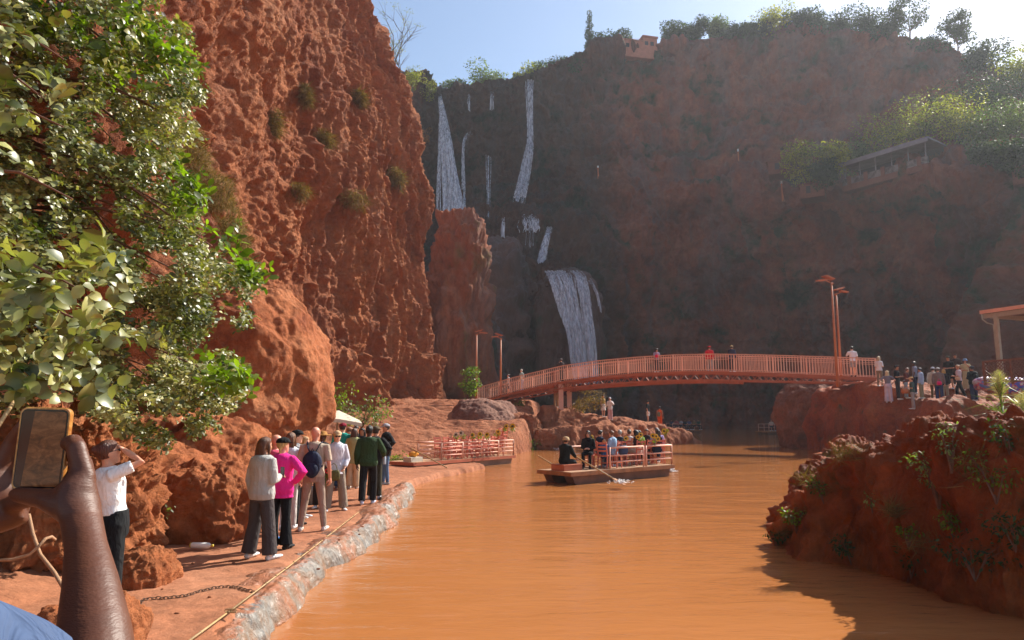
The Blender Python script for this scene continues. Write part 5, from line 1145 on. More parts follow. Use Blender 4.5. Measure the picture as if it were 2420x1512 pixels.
def person(label, loc, heading=0, h=1.7, top=('tee',(200,200,200)), bot=('slim',(60,60,70)), hair=('short',(50,35,25)), hat=None, shoes=(230,230,230), sk=SK_L, arms=('down','down'), legs='stand', lean=0., turn=0., tilt=0., female=False, bulk=1., vox=.02, group='people', glasses=None, seat=.44):
    s = h/1.75; root = empty('person', loc, -R(heading)-math.atan2(loc[0], loc[1]), label, 'person', group); sk_m = skin(sk)
    sit = legs in ('sit','row'); pz = seat+.10/s if sit else .93
    Mt = Matrix.Translation((0,0,pz)) @ Matrix.Rotation(-R(lean), 4, 'X'); T = lambda x, y, z: Mt @ Vector((x, y, z-.93)); S = Matrix.Scale(s, 4)
    sw = (.165 if female else .19)*bulk**.5; fx = .97 if female else 1.
    tor = [(.84,.15,.10,0),(.93,.168,.115,-.005),(1.02,.150,.105,0),(1.10,.132 if female else .148,.095,0),(1.20,.145,.105,.0),(1.32,.165*fx,.118,.0),(1.40,.165*fx,.108,-.005),(1.455,.12*fx,.085,-.01),(1.485,.062,.058,-.01)]
    hd = {'stand':((.10,.01,.50),(.11,-.01,.09)),'wide':((.14,.02,.50),(.19,-.01,.09))}
    def leg(q):
        if legs == 'sit': return (Vector((q*.09,0,pz-.02)), Vector((q*.13,.42,pz-.01)), Vector((q*.12,.40,.09)))
        if legs == 'row': return (Vector((q*.09,0,pz-.02)), Vector((q*.14,.38,pz+.10 if q < 0 else pz-.05)), Vector((q*.12,.62 if q > 0 else .45,.03)))
        if legs == 'step': return (Vector((q*.09,0,.92)), Vector((q*.10,.13*q+.03,.50)), Vector((q*.09,.21*q-.04,.09+(.03 if q < 0 else 0))))
        a = hd[legs]; k, an = a; return (Vector((q*.09,0,.92)), Vector((q*k[0],k[1],k[2])), Vector((q*an[0],an[1]+(.03 if q > 0 else -.02),an[2])))
    lg = {q: leg(q) for q in (-1,1)}
    body = MB(); body.rings([((0,y,z-.93),rx*.86*bulk,ry*.86*bulk) for z, rx, ry, y in tor], 14, Mt)
    hc = T(0,.02,1.615); Mh = Matrix.Translation(hc) @ Matrix.Rotation(-R(turn), 4, 'Z') @ Matrix.Rotation(R(tilt)-R(lean)*.4, 4, 'X')
    body.tube([T(0,-.01,1.44), T(0,.0,1.50), hc-Vector((0,.01,.05))], [.056,.052,.055], 10)
    HR = [(-.118,.022,.028,.050),(-.10,.042,.045,.040),(-.07,.056,.065,.022),(-.035,.066,.082,.008),(.0,.071,.092,.0),(.04,.073,.095,-.003),(.075,.064,.084,-.006),(.10,.045,.06,-.008),(.118,.018,.025,-.008)]
    body.rings([((0,y,z),rx,ry) for z, rx, ry, y in HR], 14, Mh)
    nose = MB(); nose.add([(-.012,.084,.015),(.012,.084,.015),(.016,.088,-.028),(-.016,.088,-.028),(0,.112,-.020),(0,.088,-.036)], [(0,1,4),(1,2,4),(2,5,4),(5,3,4),(3,0,4),(0,3,5,2,1)])
    body.add([Mh @ Vector(v) for v in nose.v], nose.f)
    for q in (-1,1): body.ball(Mh @ Vector((q*.074,-.005,-.005)), (.010,.018,.028), 6, 5)
    shl = {}; hands = MB()
    for q, an in ((-1, arms[0]), (1, arms[1])):
        e, w = (ARMS[an] if isinstance(an, str) else an); sh = T(q*sw,-.005,1.405); Rl = Matrix.Rotation(-R(lean)*.35, 3, 'X')
        E = sh+Rl @ Vector((q*e[0], e[1], e[2])); Wp = sh+Rl @ Vector((q*w[0], w[1], w[2])); shl[q] = (sh, E, Wp)
        body.tube([T(q*sw*.6,-.005,1.41), sh, (sh+E)/2, E, (E+Wp)/2, Wp], [.05,.05*bulk**.4,.043*bulk**.4,.036,.034,.025], 10)
        d = (Wp-E).normalized(); hand(hands, Wp, d, Vector((-q*.6,.5,-.3)) if d.z < -.5 else Vector((0,-.4,-1)), -q, 1., .6)
    for q in (-1,1):
        a, k, n = lg[q]; body.tube([a, (a+k)/2, k, k*.6+n*.4, n], [.078*bulk,.068*bulk,.050,.052,.036], 10)
    for mbx in (body, hands): mbx.v = [tuple(S @ Vector(v)) for v in mbx.v]
    remeshed(body, 'body', sk_m, root, vox*.9, hands)
    # --- clothes
    kind, rgb = top[0], top[1]; hem = {'tee':.86,'sweater':.84,'jacket':.82,'hoodie':.80,'tank':.92,'crop':.98,'shirt':.80,'dress':.84,'longtop':.72}[kind]; puff = {'tee':.018,'sweater':.034,'jacket':.035,'hoodie':.03,'tank':.010,'crop':.012,'shirt':.028,'dress':.014,'longtop':.03}[kind]
    m = MB(); rr = []
    for z, rx, ry, y in tor:
        if z >= hem-.02: rr.append(((0,y,z-.93), (rx+puff)*bulk, (ry+puff)*bulk))
    if hem < .84 and not sit: rr = [((0,0,hem-.93), (.165+puff)*bulk, (.118+puff)*bulk)]+rr
    m.rings(rr, 16, Mt)
    sl = {'tee':.85,'tank':0,'crop':0 if kind == 'crop' and len(top) < 3 else .7,'dress':.6}.get(kind, 2.)
    for q in (-1,1):
        sh, E, Wp = shl[q]; f = puff*.8
        if sl == 0: m.tube([T(q*sw*.5,0,1.41), sh], [.055,.045], 10)
        elif sl < 1: m.tube([T(q*sw*.55,0,1.40), sh, sh.lerp(E, sl)], [.06,.060+f*.6,.052+f], 10)
        else: m.tube([T(q*sw*.55,0,1.40), sh, (sh+E)/2, E, (E+Wp)/2, E.lerp(Wp,.97)], [.062,.060+f*.5,.052+f,.046+f,.042+f*.8,.034+f*.5], 10)
    if kind in ('hoodie','jacket','shirt'): m.tube([T(math.cos(a)*.065, -.02+math.sin(a)*.055, 1.485+.01*math.sin(a)) for a in np.linspace(0, 2*PI, 11)], .022, 8)
    m.v = [tuple(S @ Vector(v)) for v in m.v]; remeshed(m, {'tank':'top','crop':'top','longtop':'shirt'}.get(kind, kind), cl(rgb), root, vox)
    if bot:
        kb, rb = bot; m = MB(); Mp = Matrix.Translation((0,0,pz)); wr = .018
        m.rings([((0,0,-.12),(.15+wr)*bulk,(.105+wr)*bulk),((0,-.005,0),(.165+wr)*bulk,(.112+wr)*bulk),((0,0,.13),(.145+wr*.6)*bulk,(.10+wr*.6)*bulk)], 16, Mp)
        rad = {'slim':(.090,.080,.064,.060,.050),'straight':(.095,.090,.082,.078,.074),'wide':(.098,.096,.092,.098,.104),'flare':(.092,.082,.066,.080,.105)}
        if kb in rad:
            for q in (-1,1):
                a, k, n = lg[q]; r_ = [x*bulk**.6 for x in rad[kb]]; m.tube([a, (a+k)/2, k, (k+n)/2, n-Vector((0,0,.015))], r_, 12)
        elif kb == 'shorts':
            for q in (-1,1): a, k, n = lg[q]; m.tube([a, (a+k)/2, a.lerp(k,.88)], [.098*bulk,.10*bulk,.105*bulk], 12)
        elif kb in ('skirt','longskirt'):
            z1 = .52 if kb == 'skirt' else .12
            if sit: m.rings([((0,.30,-.10),.20,.09),((0,.1,-.02),.18,.16),((0,0,.05),.16,.11)], 14, Mp)
            else: m.rings([((0,0,z1-.93),.23,.19),((0,0,(z1+.93)/2-.93),.20,.15),((0,0,0),.17,.12)], 16, Mp)
        m.v = [tuple(S @ Vector(v)) for v in m.v]; remeshed(m, {'shorts':'shorts','skirt':'skirt','longskirt':'skirt'}.get(kb, 'trousers'), cl(rb), root, vox)
    for q in (-1,1):
        a, k, n = lg[q]; m = MB(); f = Vector((q*.12,1,0)).normalized() if legs != 'row' else Vector((0,.8,.5)).normalized()
        b = Vector((n.x, n.y, max(n.z-.055, .03)))
        m.tube([b-f*.055+Vector((0,0,.0)), b-f*.03, b+f*.05, b+f*.13, b+f*.19, b+f*.215], [(.03,.03),(.042,.036),(.036,.042),(.027,.044),(.022,.038),(.012,.022)], 10, up=(0,0,1)); m.tube([b+Vector((0,0,.01)), b+Vector((0,0,.06))], .042, 8)
        m.v = [tuple(S @ Vector(v)) for v in m.v]; m.build('shoe', cl(shoes, .6), root, True)
    # --- hair, hat, glasses
    st, hrgb = hair; hm = hairm(hrgb) if hrgb else None
    if st != 'bald':
        m = MB(); g = .013 if st != 'curly' else .035
        m.rings([((0,-.030,-.05),.060+g*.5,.060),((0,-.028,.0),.070+g,.078+g),((0,-.020,.04),.074+g,.088+g),((0,-.008,.078),.068+g,.086+g),((0,-.004,.108),.048+g,.064+g),((0,-.004,.128+g*.4),.018,.025)], 14, Mh)
        if st in ('long','longer'):
            L = .26 if st == 'long' else .40
            m.tube([Mh @ Vector((0,-.05,.06)), Mh @ Vector((0,-.075,-.05)), Mh @ Vector((0,-.085,-.15)), Mh @ Vector((0,-.085,-.05-L))], [(.05,.085),(.045,.095),(.035,.10),(.015,.06)], 12, up=(0,1,0))
            for q in (-1,1): m.tube([Mh @ Vector((q*.06,.02,.06)), Mh @ Vector((q*.078,.025,-.03)), Mh @ Vector((q*.075,.02,-.14)), Mh @ Vector((q*.07,-.01,-.20))], [.022,.024,.024,.010], 8)
        if st == 'braid':
            for i in range(9): m.ball(Mh @ Vector((.045-.004*i,-.085+.004*i,-.05-.035*i)), (.026-.001*i,.024,.026), 8, 6)
        if st == 'bun': m.ball(Mh @ Vector((0,-.11,.06)), .042, 10, 8)
        if st == 'curly': m.ball(Mh @ Vector((0,-.05,-.02)), (.125,.10,.12), 12, 9)
        m.v = [tuple(S @ Vector(v)) for v in m.v]; remeshed(m, 'hair', hm, root, min(vox, .016), None, 2)
    if hat:
        kh, hr = hat; m = MB(); g = .024 if st != 'bald' else .012
        if kh == 'cap':
            m.rings([((0,-.008,.045),.075+g,.096+g),((0,-.008,.075),.072+g,.092+g),((0,-.006,.112),.05+g,.068+g),((0,-.004,.132+g*.3),.02,.026)], 16, Mh)
            m.add([Mh @ Vector(v) for v in [(-.062,.075,.056),(.062,.075,.056),(.055,.155,.040),(.0,.178,.038),(-.055,.155,.040),(-.062,.075,.048),(.062,.075,.048),(.055,.155,.033),(0,.178,.031),(-.055,.155,.033)]], [(0,1,2,3,4),(9,8,7,6,5),(1,6,7,2),(2,7,8,3),(3,8,9,4),(4,9,5,0),(0,5,6,1)])
        else:
            R0 = .20 if kh == 'straw' else .125; dz = .0 if kh == 'straw' else -.03
            m.rings([((0,0,.040+dz),R0,R0*1.05),((0,0,.052+dz),R0,R0*1.05),((0,-.004,.062),.080+g,.10+g),((0,-.004,.115),.068+g,.086+g),((0,-.004,.140),.04,.05)], 18, Mh)
        m.v = [tuple(S @ Vector(v)) for v in m.v]; m.build('cap' if kh == 'cap' else 'hat', cl(hr), root, True)
    if vox < .017:
        m = MB()
        for q in (-1,1): m.ball(Mh @ Vector((q*.029,.082,.012)), (.013,.008,.008), 8, 6)
        m.v = [tuple(S @ Vector(v)) for v in m.v]; m.build('eyes', M_DARK, root, True)
        m = MB().tube([Mh @ Vector((x, .088-.1*x*x/.03, -.062)) for x in (-.022,-.01,0,.01,.022)], [.003,.006,.006,.006,.003], 6)
        m.v = [tuple(S @ Vector(v)) for v in m.v]; m.build('mouth', skin((176,92,84)), root, True)
    if glasses:
        m = MB()
        for q in (-1,1): m.ball(Mh @ Vector((q*.033,.092,.012)), (.029,.008,.021), 10, 6, Mh.to_3x3()); m.bar(Mh @ Vector((q*.064,.08,.016)), Mh @ Vector((q*.078,.0,.010)), .006)
        m.bar(Mh @ Vector((-.02,.1,.016)), Mh @ Vector((.02,.1,.016)), .006); m.v = [tuple(S @ Vector(v)) for v in m.v]; m.build('sunglasses', M_DARK, root, True)
    root['_s'] = s; root['_j'] = [list(S @ shl[1][2]), list(S @ shl[-1][2]), list(S @ T(0,-.13,1.25)), list(S @ T(0,0,1.4))]
    return root
def jw(p, i):
    return p.matrix_basis @ Vector(p['_j'][i])
def backpack(label, p, rgb, s=1., straps=True, group='backpacks'):
    c = jw(p, 2); rz = p.rotation_euler.z; root = empty('backpack', c, rz, label, 'backpack', group); mt = cl(rgb, .7)
    m = MB().ball((0,-.06,-.14), (.155*s,.10*s,.225*s), 18, 14); m.v = [(x*(1+.1*math.cos(z*9)), y, z) for x, y, z in m.v]; m.build('body', mt, root, True)
    MB().ball((0,-.14*s,-.22), (.115*s,.05*s,.11*s), 14, 10).build('front_pocket', mt, root, True); MB().tube([(-.03,-.06,.08*s),(0,-.07,.125*s),(.03,-.06,.08*s)], .008, 6).build('handle', mt, root, True)
    if straps:
        for q in (-1,1): MB().tube([(q*.04,-.04,.05*s),(q*.085,-.03,.14),(q*.115,.03,.215),(q*.125,.11,.235),(q*.13,.225,.16),(q*.145,.25,.0),(q*.16,.14,-.16),(q*.12,-.02,-.20)], .019, 8, flat=.5).build('strap', mt, root, True)
    return root
def phone_held(label, p, i=0, group='phones held in hands'):
    c = jw(p, i); root = empty('phone', c+Euler(p.rotation_euler).to_matrix() @ Vector((0,.05,.05)), p.rotation_euler.z, label, 'phone', group)
    MB().box((0,0,0), (.072,.009,.15)).build('case', M_DARK, root); MB().box((0,-.0055,0), (.066,.002,.14)).build('screen', plain('phone_glass', (.05,.05,.06), .1, .05), root); return root
def bagobj(label, c, r, rgb, rz=0., group='bags carried by people', name='bag'):
    root = empty(name, c, rz, label, 'bag', group); MB().rings([((0,0,-r[2]),r[0]*.8,r[1]*.8),((0,0,-r[2]*.5),r[0],r[1]),((0,0,r[2]*.5),r[0],r[1]*.9),((0,0,r[2]),r[0]*.75,r[1]*.4)], 14).build('body', cl(rgb, .7), root, True)
    MB().tube([(-r[0]*.6,0,r[2]*.9),(-r[0]*.4,0,r[2]*1.9),(0,0,r[2]*2.3),(r[0]*.4,0,r[2]*1.9),(r[0]*.6,0,r[2]*.9)], .008, 6).build('handle', cl(rgb, .7), root, True); return root
# ---------------- people on the path
GPp = 'people waiting on the red path'
def pp(x, y, zg=.3):
    g = G(x, y, zg); return (g.x, g.y, drop('bank', g.x, g.y, zg)+.0)
Q = lambda *a, **k: person(*a, **{**dict(vox=.013, group=GPp), **k})
w_ = P(264,1300,6.7); Q('woman in white tee and black trousers shading her eyes with a raised arm', (w_.x, 6.7, .41), 84, 1.66, ('crop',(240,240,238),1), ('straight',(28,30,32)), ('bun',(96,52,36)), shoes=(40,40,40), arms=('down','brow'), lean=-9, tilt=10, female=True, glasses=1, bulk=1.12, sk=(222,158,126))
p1 = Q('woman in fluffy light grey sweater and baggy charcoal trousers', pp(612,1314,.34), 48, 1.68, ('sweater',(182,180,176)), ('wide',(74,68,68)), ('long',(98,58,34)), arms=('down','fwd'), female=True, turn=15, bulk=1.1, legs='wide')
phone_held('dark phone in the hand of the woman in the grey sweater', p1, 0)
p2 = Q('woman in bright pink hoodie and black cap with her hand on her hip', pp(658,1291,.33), 30, 1.66, ('hoodie',(232,44,140)), ('flare',(22,24,28)), ('braid',(206,168,104)), ('cap',(22,22,24)), (30,30,32), arms=('down','hip'), female=True, turn=30, bulk=1.1)
Q('bare-headed person in navy shorts and blue shoes behind the pink hoodie', pp(641,1270,.33), 60, 1.70, ('tee',(225,90,120)), ('shorts',(34,40,62)), ('bald',None), None, (50,140,215), sk=(222,150,120), bulk=1.1)
Q('woman with long brown hair and white top behind the pink hoodie', pp(678,1243,.33), 20, 1.70, ('tee',(225,228,240)), ('slim',(210,205,200)), ('longer',(112,72,44)), None, (240,240,240), female=True)
p5 = Q('man in black cap and grey patterned shirt facing the water', pp(692,1233,.32), 80, 1.74, ('shirt',(150,148,150)), ('straight',(28,28,30)), ('short',(40,30,24)), ('cap',(24,24,26)), (34,32,30), arms=('clasp','clasp'), turn=10)
bagobj('black shoulder bag of the man in the black cap', Vector(p5.location)+Vector((.18,-.05,.98)), (.14,.08,.15), (24,24,30), R(20))
Q('small blonde person half hidden left of the man with the backpack', pp(712,1219,.3), 120, 1.60, ('tee',(222,215,205)), ('slim',(60,58,60)), ('long',(196,150,98)), female=True)
p7 = Q('bald man in beige tee and tan trousers wearing a navy backpack', pp(737,1250,.3), 12, 1.82, ('tee',(186,168,148)), ('slim',(158,138,122)), ('bald',None), None, (215,208,200), sk=(214,146,118), legs='wide', arms=('down','down'), turn=20)
backpack('navy backpack on the bald man in beige', p7, (26,36,62), 1.05)
Q('man in a brown straw hat standing behind the bald man', pp(757,1196,.28), 190, 1.68, ('jacket',(40,38,42)), ('straight',(40,38,40)), ('short',(30,24,20)), ('straw',(168,118,62)), sk=SK_D, arms=('clasp','clasp'))
p9 = Q('blonde woman in beige cap, sunglasses and open white shirt facing the camera', pp(791,1203,.28), 172, 1.70, ('shirt',(214,212,222)), ('wide',(150,134,118)), ('braid',(214,178,122)), ('cap',(206,172,132)), (245,245,245), arms=('bag','bag'), female=True, glasses=1, legs='wide')
c = jw(p9, 0); bagobj('olive strap bag hanging from the hands of the blonde woman', c+Vector((.10,-.05,-.16)), (.14,.05,.11), (96,92,48), 0)
fl = sunflowers('small bunch of red flowers held low by the blonde woman', c+Vector((-.05,-.10,-.13)), 3, .55, None, mat=plain('red_petals', (.6,.03,.03), .6, .1), seed=31); fl['group'] = 'flowers held by people'
Q('man in teal tee and maroon cap seen from behind', pp(805,1152,.25), 20, 1.83, ('tee',(36,150,134)), ('straight',(52,78,108)), ('short',(60,45,35)), ('cap',(132,26,48)), (120,110,110), arms=('down','down'), bulk=1.12)
Q('woman in black with sunglasses behind the teal tee', pp(822,1142,.25), 185, 1.70, ('jacket',(30,30,34)), ('slim',(30,30,34)), ('curly',(150,100,66)), female=True, glasses=1, arms=('clasp','clasp'))
p12 = Q('woman in pale green vest and cream trousers with long brown hair', pp(833,1153,.25), 20, 1.68, ('longtop',(166,166,116)), ('wide',(206,182,146)), ('longer',(84,54,40)), None, (210,200,190), arms=('down','fwd'), female=True)
Q('dark haired person facing the camera behind the green vest', pp(838,1136,.25), 180, 1.72, ('jacket',(44,38,40)), ('slim',(36,36,40)), ('short',(36,26,22)), sk=SK_M)
Q('dark haired woman with striped trousers behind the green sweater', pp(853,1141,.25), 200, 1.68, ('jacket',(52,48,52)), ('straight',(130,128,134)), ('long',(40,30,26)), female=True, sk=SK_M)
p14 = Q('man in dark green sweater and black trousers seen from behind', pp(868,1187,.27), 8, 1.82, ('sweater',(48,70,42)), ('straight',(30,28,30)), ('short',(22,17,15)), None, (200,205,225), sk=SK_D, arms=('down','out'), bulk=1.06, legs='step')
c = jw(p14, 0); bt = empty('water_bottle', c+Vector((.02,.03,-.10)), 0, 'clear water bottle hanging in the hand of the man in green', 'bottle')
MB().tube([(0,0,-.11),(0,0,-.10),(0,0,.05),(0,0,.09),(0,0,.10)], [.028,.033,.033,.014,.013], 12).build('body', plain('clear_blue_plastic', (.55,.66,.75), .15, .05), bt, True); MB().tube([(0,0,.10),(0,0,.12)], .016, 10).build('cap', M_WHITEP, bt, True)
Q('man with arm akimbo and olive cargo trousers beside the green sweater', pp(884,1175,.26), 30, 1.78, ('jacket',(34,32,34)), ('straight',(64,62,48)), ('short',(50,40,32)), ('cap',(92,78,60)), (235,240,255), arms=('hip','hip'))
p16 = Q('man in light grey cap, black jacket and blue jeans at the end of the queue', pp(910,1142,.25), 250, 1.80, ('jacket',(26,27,30)), ('slim',(92,118,150)), ('short',(60,50,45)), ('cap',(170,166,172)), (150,148,150), arms=('hip','down'), sk=(205,140,110))
bk = pp(735,1187,.28); rt = empty('bucket', bk, 0, 'tall grey-blue bucket standing behind the bald man', 'bucket'); MB().rings([((0,0,0),.12,.12),((0,0,.38),.15,.15),((0,0,.40),.16,.16),((0,0,.40),.145,.145),((0,0,.34),.14,.14)], 20).build('body', plain('blue_grey_plastic', (.22,.28,.33), .4, .08), rt, True); MB().tube([(.16*math.cos(a),0,.38+.17*math.sin(a)) for a in np.linspace(0,PI,9)], .006, 5).build('handle', M_DARK, rt, True)
# ---------------- people on the bridge
def br(x, n=.7):
    k = (x-CX)/(FPX*math.cos(TH)+15); lo, hi = 0., 1.
    for _ in range(30):
        m_ = (lo+hi)/2; q = bp(m_, n)
        if q.x/q.y < k: lo = m_
        else: hi = m_
    return bp((lo+hi)/2, n)
GBr = 'people on the footbridge'; Qb = lambda *a, **k: person(*a, **{**dict(vox=.024, group=GBr), **k})
Qb('woman in striped black and white dress climbing the left ramp', br(1201), 250, 1.62, ('dress',(200,195,200)), ('skirt',(70,60,70)), ('bun',(96,50,36)), female=True)
Qb('grey haired man in light tee and blue jeans on the left ramp', br(1232), 240, 1.72, ('tee',(170,196,190)), ('slim',(110,130,170)), ('short',(190,180,165)))
Qb('man in dark sweater and grey cap holding something to his face', br(1326), 330, 1.78, ('jacket',(60,48,48)), ('slim',(40,36,40)), ('short',(60,50,50)), ('cap',(120,110,110)), arms=('face','face'))
pb4 = Qb('person with big dark curly hair leaning over the bridge rail', br(1550, .45), 160, 1.68, ('tee',(150,140,160)), ('slim',(70,52,58)), ('curly',(30,24,26)), arms=('rail','rail'), lean=14, female=True, sk=SK_M)
bagobj('pink cloth held over the bridge rail by the curly haired person', jw(pb4, 0)+Vector((.05,-.05,0)), (.13,.08,.10), (230,30,80), 0, None)
Qb('person in red jacket, red cap and light grey trousers on the bridge', br(1677), 20, 1.70, ('jacket',(196,26,44)), ('straight',(150,140,140)), ('short',(60,40,30)), ('cap',(205,24,40)), (190,190,195), bulk=1.1)
Qb('man in navy shirt and beige cap leaning on the bridge rail', br(1729), 25, 1.75, ('shirt',(40,44,74)), ('straight',(56,52,60)), ('short',(80,70,60)), ('cap',(190,160,110)), arms=('rail','down'), lean=6, sk=SK_M)
Qb('tall man in white tee and grey shorts at the right end of the bridge', br(2015), 340, 1.84, ('tee',(226,222,226)), ('shorts',(150,142,140)), ('short',(34,28,28)), None, (40,38,40), arms=('face','down'))
# ---------------- people on the islet
GI = 'people on the rocky islet'
def onto(key, x, Y):
    X = P(x, 960, Y).x; return (X, Y, drop(key, X, Y, 2.))
Qi = lambda *a, **k: person(*a, **{**dict(vox=.024, group=GI), **k})
Qi('person in beige trousers standing under the bridge pillar', onto('isle', 1314, 52.4), 190, 1.78, ('tee',(186,150,120)), ('straight',(190,150,112)), arms=('clasp','clasp'), sk=SK_M)
Qi('person in dark red top and brown trousers under the bridge', onto('isle', 1332, 52.2), 170, 1.72, ('tee',(80,22,36)), ('slim',(118,92,80)), ('short',(30,24,20)))
Qi('woman in yellow top and short white skirt on the islet', onto('isle', 1425, 52.6), 140, 1.66, ('crop',(176,150,80)), ('skirt',(228,220,214)), ('bun',(70,48,34)), female=True)
Qi('woman in white cap, white top and pale pink trousers on the islet', onto('isle', 1441, 52.4), 170, 1.72, ('shirt',(235,230,228)), ('wide',(214,168,166)), ('long',(150,110,80)), ('cap',(240,240,245)), female=True, arms=('face','clasp'))
Qi('man in black cap, black tee and white shorts on the islet', onto('isle', 1530, 54.0), 100, 1.76, ('tee',(24,26,32)), ('shorts',(226,214,206)), ('short',(40,32,28)), ('cap',(22,22,24)), arms=('down','down'), tilt=-15)
pi = Qi('person in vivid orange trousers and orange top at the tip of the islet', onto('isle', 1558, 55.0), 20, 1.72, ('tank',(226,86,30)), ('wide',(236,92,20)), ('short',(40,28,24)), sk=SK_M)
backpack('olive and white backpack of the person in orange', pi, (120,116,84), .85, False)
# ---------------- people on the right rock platform
GRt = 'people on the right rock platform'
Qr = lambda *a, **k: person(*a, **{**dict(vox=.02, group=GRt), **k})
Qr('woman in white top and khaki trousers, leftmost of the platform crowd', onto('plat', 2083, 38.6), 30, 1.68, ('tee',(228,222,226)), ('slim',(140,116,92)), ('long',(200,170,130)), female=True, arms=('fwd','fwd'))
Qr('woman in grey tee and wide white trousers with streaming blonde hair', onto('plat', 2101, 37.8), 10, 1.74, ('crop',(128,124,140),1), ('wide',(206,190,206)), ('longer',(226,196,150)), ('cap',(230,200,160)), female=True, arms=('hip','hip'))
Qr('tall man in black cap, black tee and dark trousers on the platform', onto('plat', 2124, 37.6), 100, 1.88, ('tee',(26,26,36)), ('straight',(44,36,44)), ('short',(30,26,24)), ('cap',(24,28,40)), arms=('fwd','fwd'), sk=SK_M)
Qr('woman in brown top and pale blue jeans bending towards the others', onto('plat', 2143, 37.4), 90, 1.66, ('tee',(110,60,56)), ('straight',(150,170,186)), ('short',(120,60,40)), female=True, lean=10, arms=('fwd','fwd'))
pr5 = Qr('woman in dark green tee and pale grey trousers looking down', onto('plat', 2158, 36.8), 270, 1.70, ('tee',(70,92,86)), ('straight',(172,160,156)), ('short',(110,70,46)), ('cap',(214,170,110)), female=True, arms=('fwd','fwd'), tilt=-15)
bagobj('tan bag hanging between the women on the platform', Vector(pr5.location)+Vector((-.45,-.1,.95)), (.22,.12,.13), (206,112,64), R(20))
Qr('man in grey tee and navy trousers behind the green tee', onto('plat', 2167, 37.4), 280, 1.76, ('tee',(140,142,160)), ('slim',(34,38,70)), ('short',(40,36,44)), sk=SK_D)
Qr('person in pale blue shirt and beige trousers looking down', onto('plat', 2180, 37.2), 290, 1.66, ('shirt',(176,190,214)), ('straight',(150,136,104)), ('short',(60,56,66)), tilt=-15)
Qr('man in pale cap, cream shirt and olive trousers', onto('plat', 2210, 37.0), 20, 1.78, ('shirt',(196,184,166)), ('slim',(110,86,40)), ('short',(60,50,50)), ('cap',(190,190,200)))
pr9 = Qr('person in grey shirt and striped navy trousers with a pink bag', onto('plat', 2222, 36.6), 10, 1.76, ('shirt',(128,114,112)), ('straight',(48,62,110)), ('short',(90,70,60)), ('cap',(196,196,190)))
bagobj('bright pink bag behind the person in striped trousers', Vector(pr9.location)+Vector((-.12,-.25,.92)), (.14,.08,.10), (232,30,110), R(10))
Qr('woman in dark vest with long blonde hair and beige trousers', onto('plat', 2236, 36.8), 15, 1.62, ('jacket',(44,40,48)), ('straight',(176,160,136)), ('longer',(190,140,70)), female=True)
Qr('man in black tee and black shorts right of the blonde woman', onto('plat', 2249, 37.2), 200, 1.78, ('tee',(26,22,26)), ('shorts',(26,22,26)), ('short',(40,32,28)), ('cap',(56,46,36)), arms=('clasp','clasp'), sk=SK_M)
Qr('person in brown cap half hidden behind the woman with the camera strap', onto('plat', 2266, 37.8), 180, 1.74, ('jacket',(54,30,30)), ('slim',(50,30,30)), ('short',(50,40,30)), ('cap',(74,44,34)), sk=SK_M)
pr13 = Qr('woman in pale tee and black trousers stepping left with a bag', onto('plat', 2271, 35.6), 285, 1.70, ('tee',(206,186,190)), ('straight',(22,16,24)), ('bun',(196,150,110)), female=True, legs='step', arms=('fwd','fwd'), tilt=-12, sk=SK_M)
bagobj('cream belt bag worn in front by the woman in the pale tee', Vector(pr13.location)+Vector((-.16,-.14,1.0)), (.13,.07,.07), (214,176,140), 0)
Qr('woman in light blue sun hat and cream dress', onto('plat', 2289, 37.0), 180, 1.70, ('dress',(200,190,150)), ('longskirt',(200,190,150)), ('long',(60,40,34)), ('bucket',(116,150,190)), female=True, arms=('face','clasp'), sk=SK_M)
pr15 = Qr('large man in black jacket and blue jeans with a dark backpack', onto('plat', 2304, 36.0), 320, 1.82, ('jacket',(20,26,30)), ('straight',(40,58,104)), ('short',(40,36,44)), ('cap',(36,44,66)), bulk=1.18, arms=('fwd','fwd'), sk=SK_M)
backpack('dark round backpack on the large man in the black jacket', pr15, (22,26,28), 1.05)
# ---------------- people in the middle boat
GBo = 'people seated in the middle boat'
rz0 = math.degrees(nb.rotation_euler.z)
def inboat(x, v, z=.42, boat_=nb, L_=NL):
    lo, hi = 0., L_
    k = (x-CX)/(FPX*math.cos(TH)+15)
    for _ in range(30):
        m_ = (lo+hi)/2; q = bl(boat_, m_, v, z)
        if q.x/q.y < k: lo = m_
        else: hi = m_
    return bl(boat_, (lo+hi)/2, v, z)
Qs = lambda *a, **k: person(*a, **{**dict(vox=.016, group=GBo, legs='sit', arms=('lap','lap')), **k})
chg = 'chairs in the middle boat'
def seated(label, x, v, heading, **k):
    q = inboat(x, v); chair('chair under the '+label, q, -R(heading)-math.atan2(q[0], q[1]), chg); k.setdefault('h', 1.68); return Qs(label, q, heading, **k)
q = inboat(1331, .8); Qs('rower in black leather jacket and beige bucket hat pulling the oar', (q.x, q.y, .42), 35, 1.72, ('jacket',(22,28,27)), ('straight',(34,38,40)), ('short',(40,36,34)), ('bucket',(196,164,122)), (30,28,28), sk=SK_M, arms=('row','row'), legs='row', lean=8, seat=.22, bulk=1.1)
seated('woman in black with sunglasses facing the rower', 1387, .95, 190, top=('sweater',(20,20,26)), bot=('slim',(22,22,28)), hair=('longer',(36,26,24)), female=True, glasses=1, shoes=(30,30,30), arms=('clasp','clasp'))
seated('man in navy jacket behind the small child', 1415, 1.15, 60, top=('jacket',(26,34,58)), bot=('slim',(40,44,60)), hair=('short',(44,30,24)))
seated('small child in blue patterned jacket', 1424, .55, 20, h=1.25, top=('jacket',(44,96,150)), bot=('slim',(60,70,100)), hair=('short',(190,140,90)))
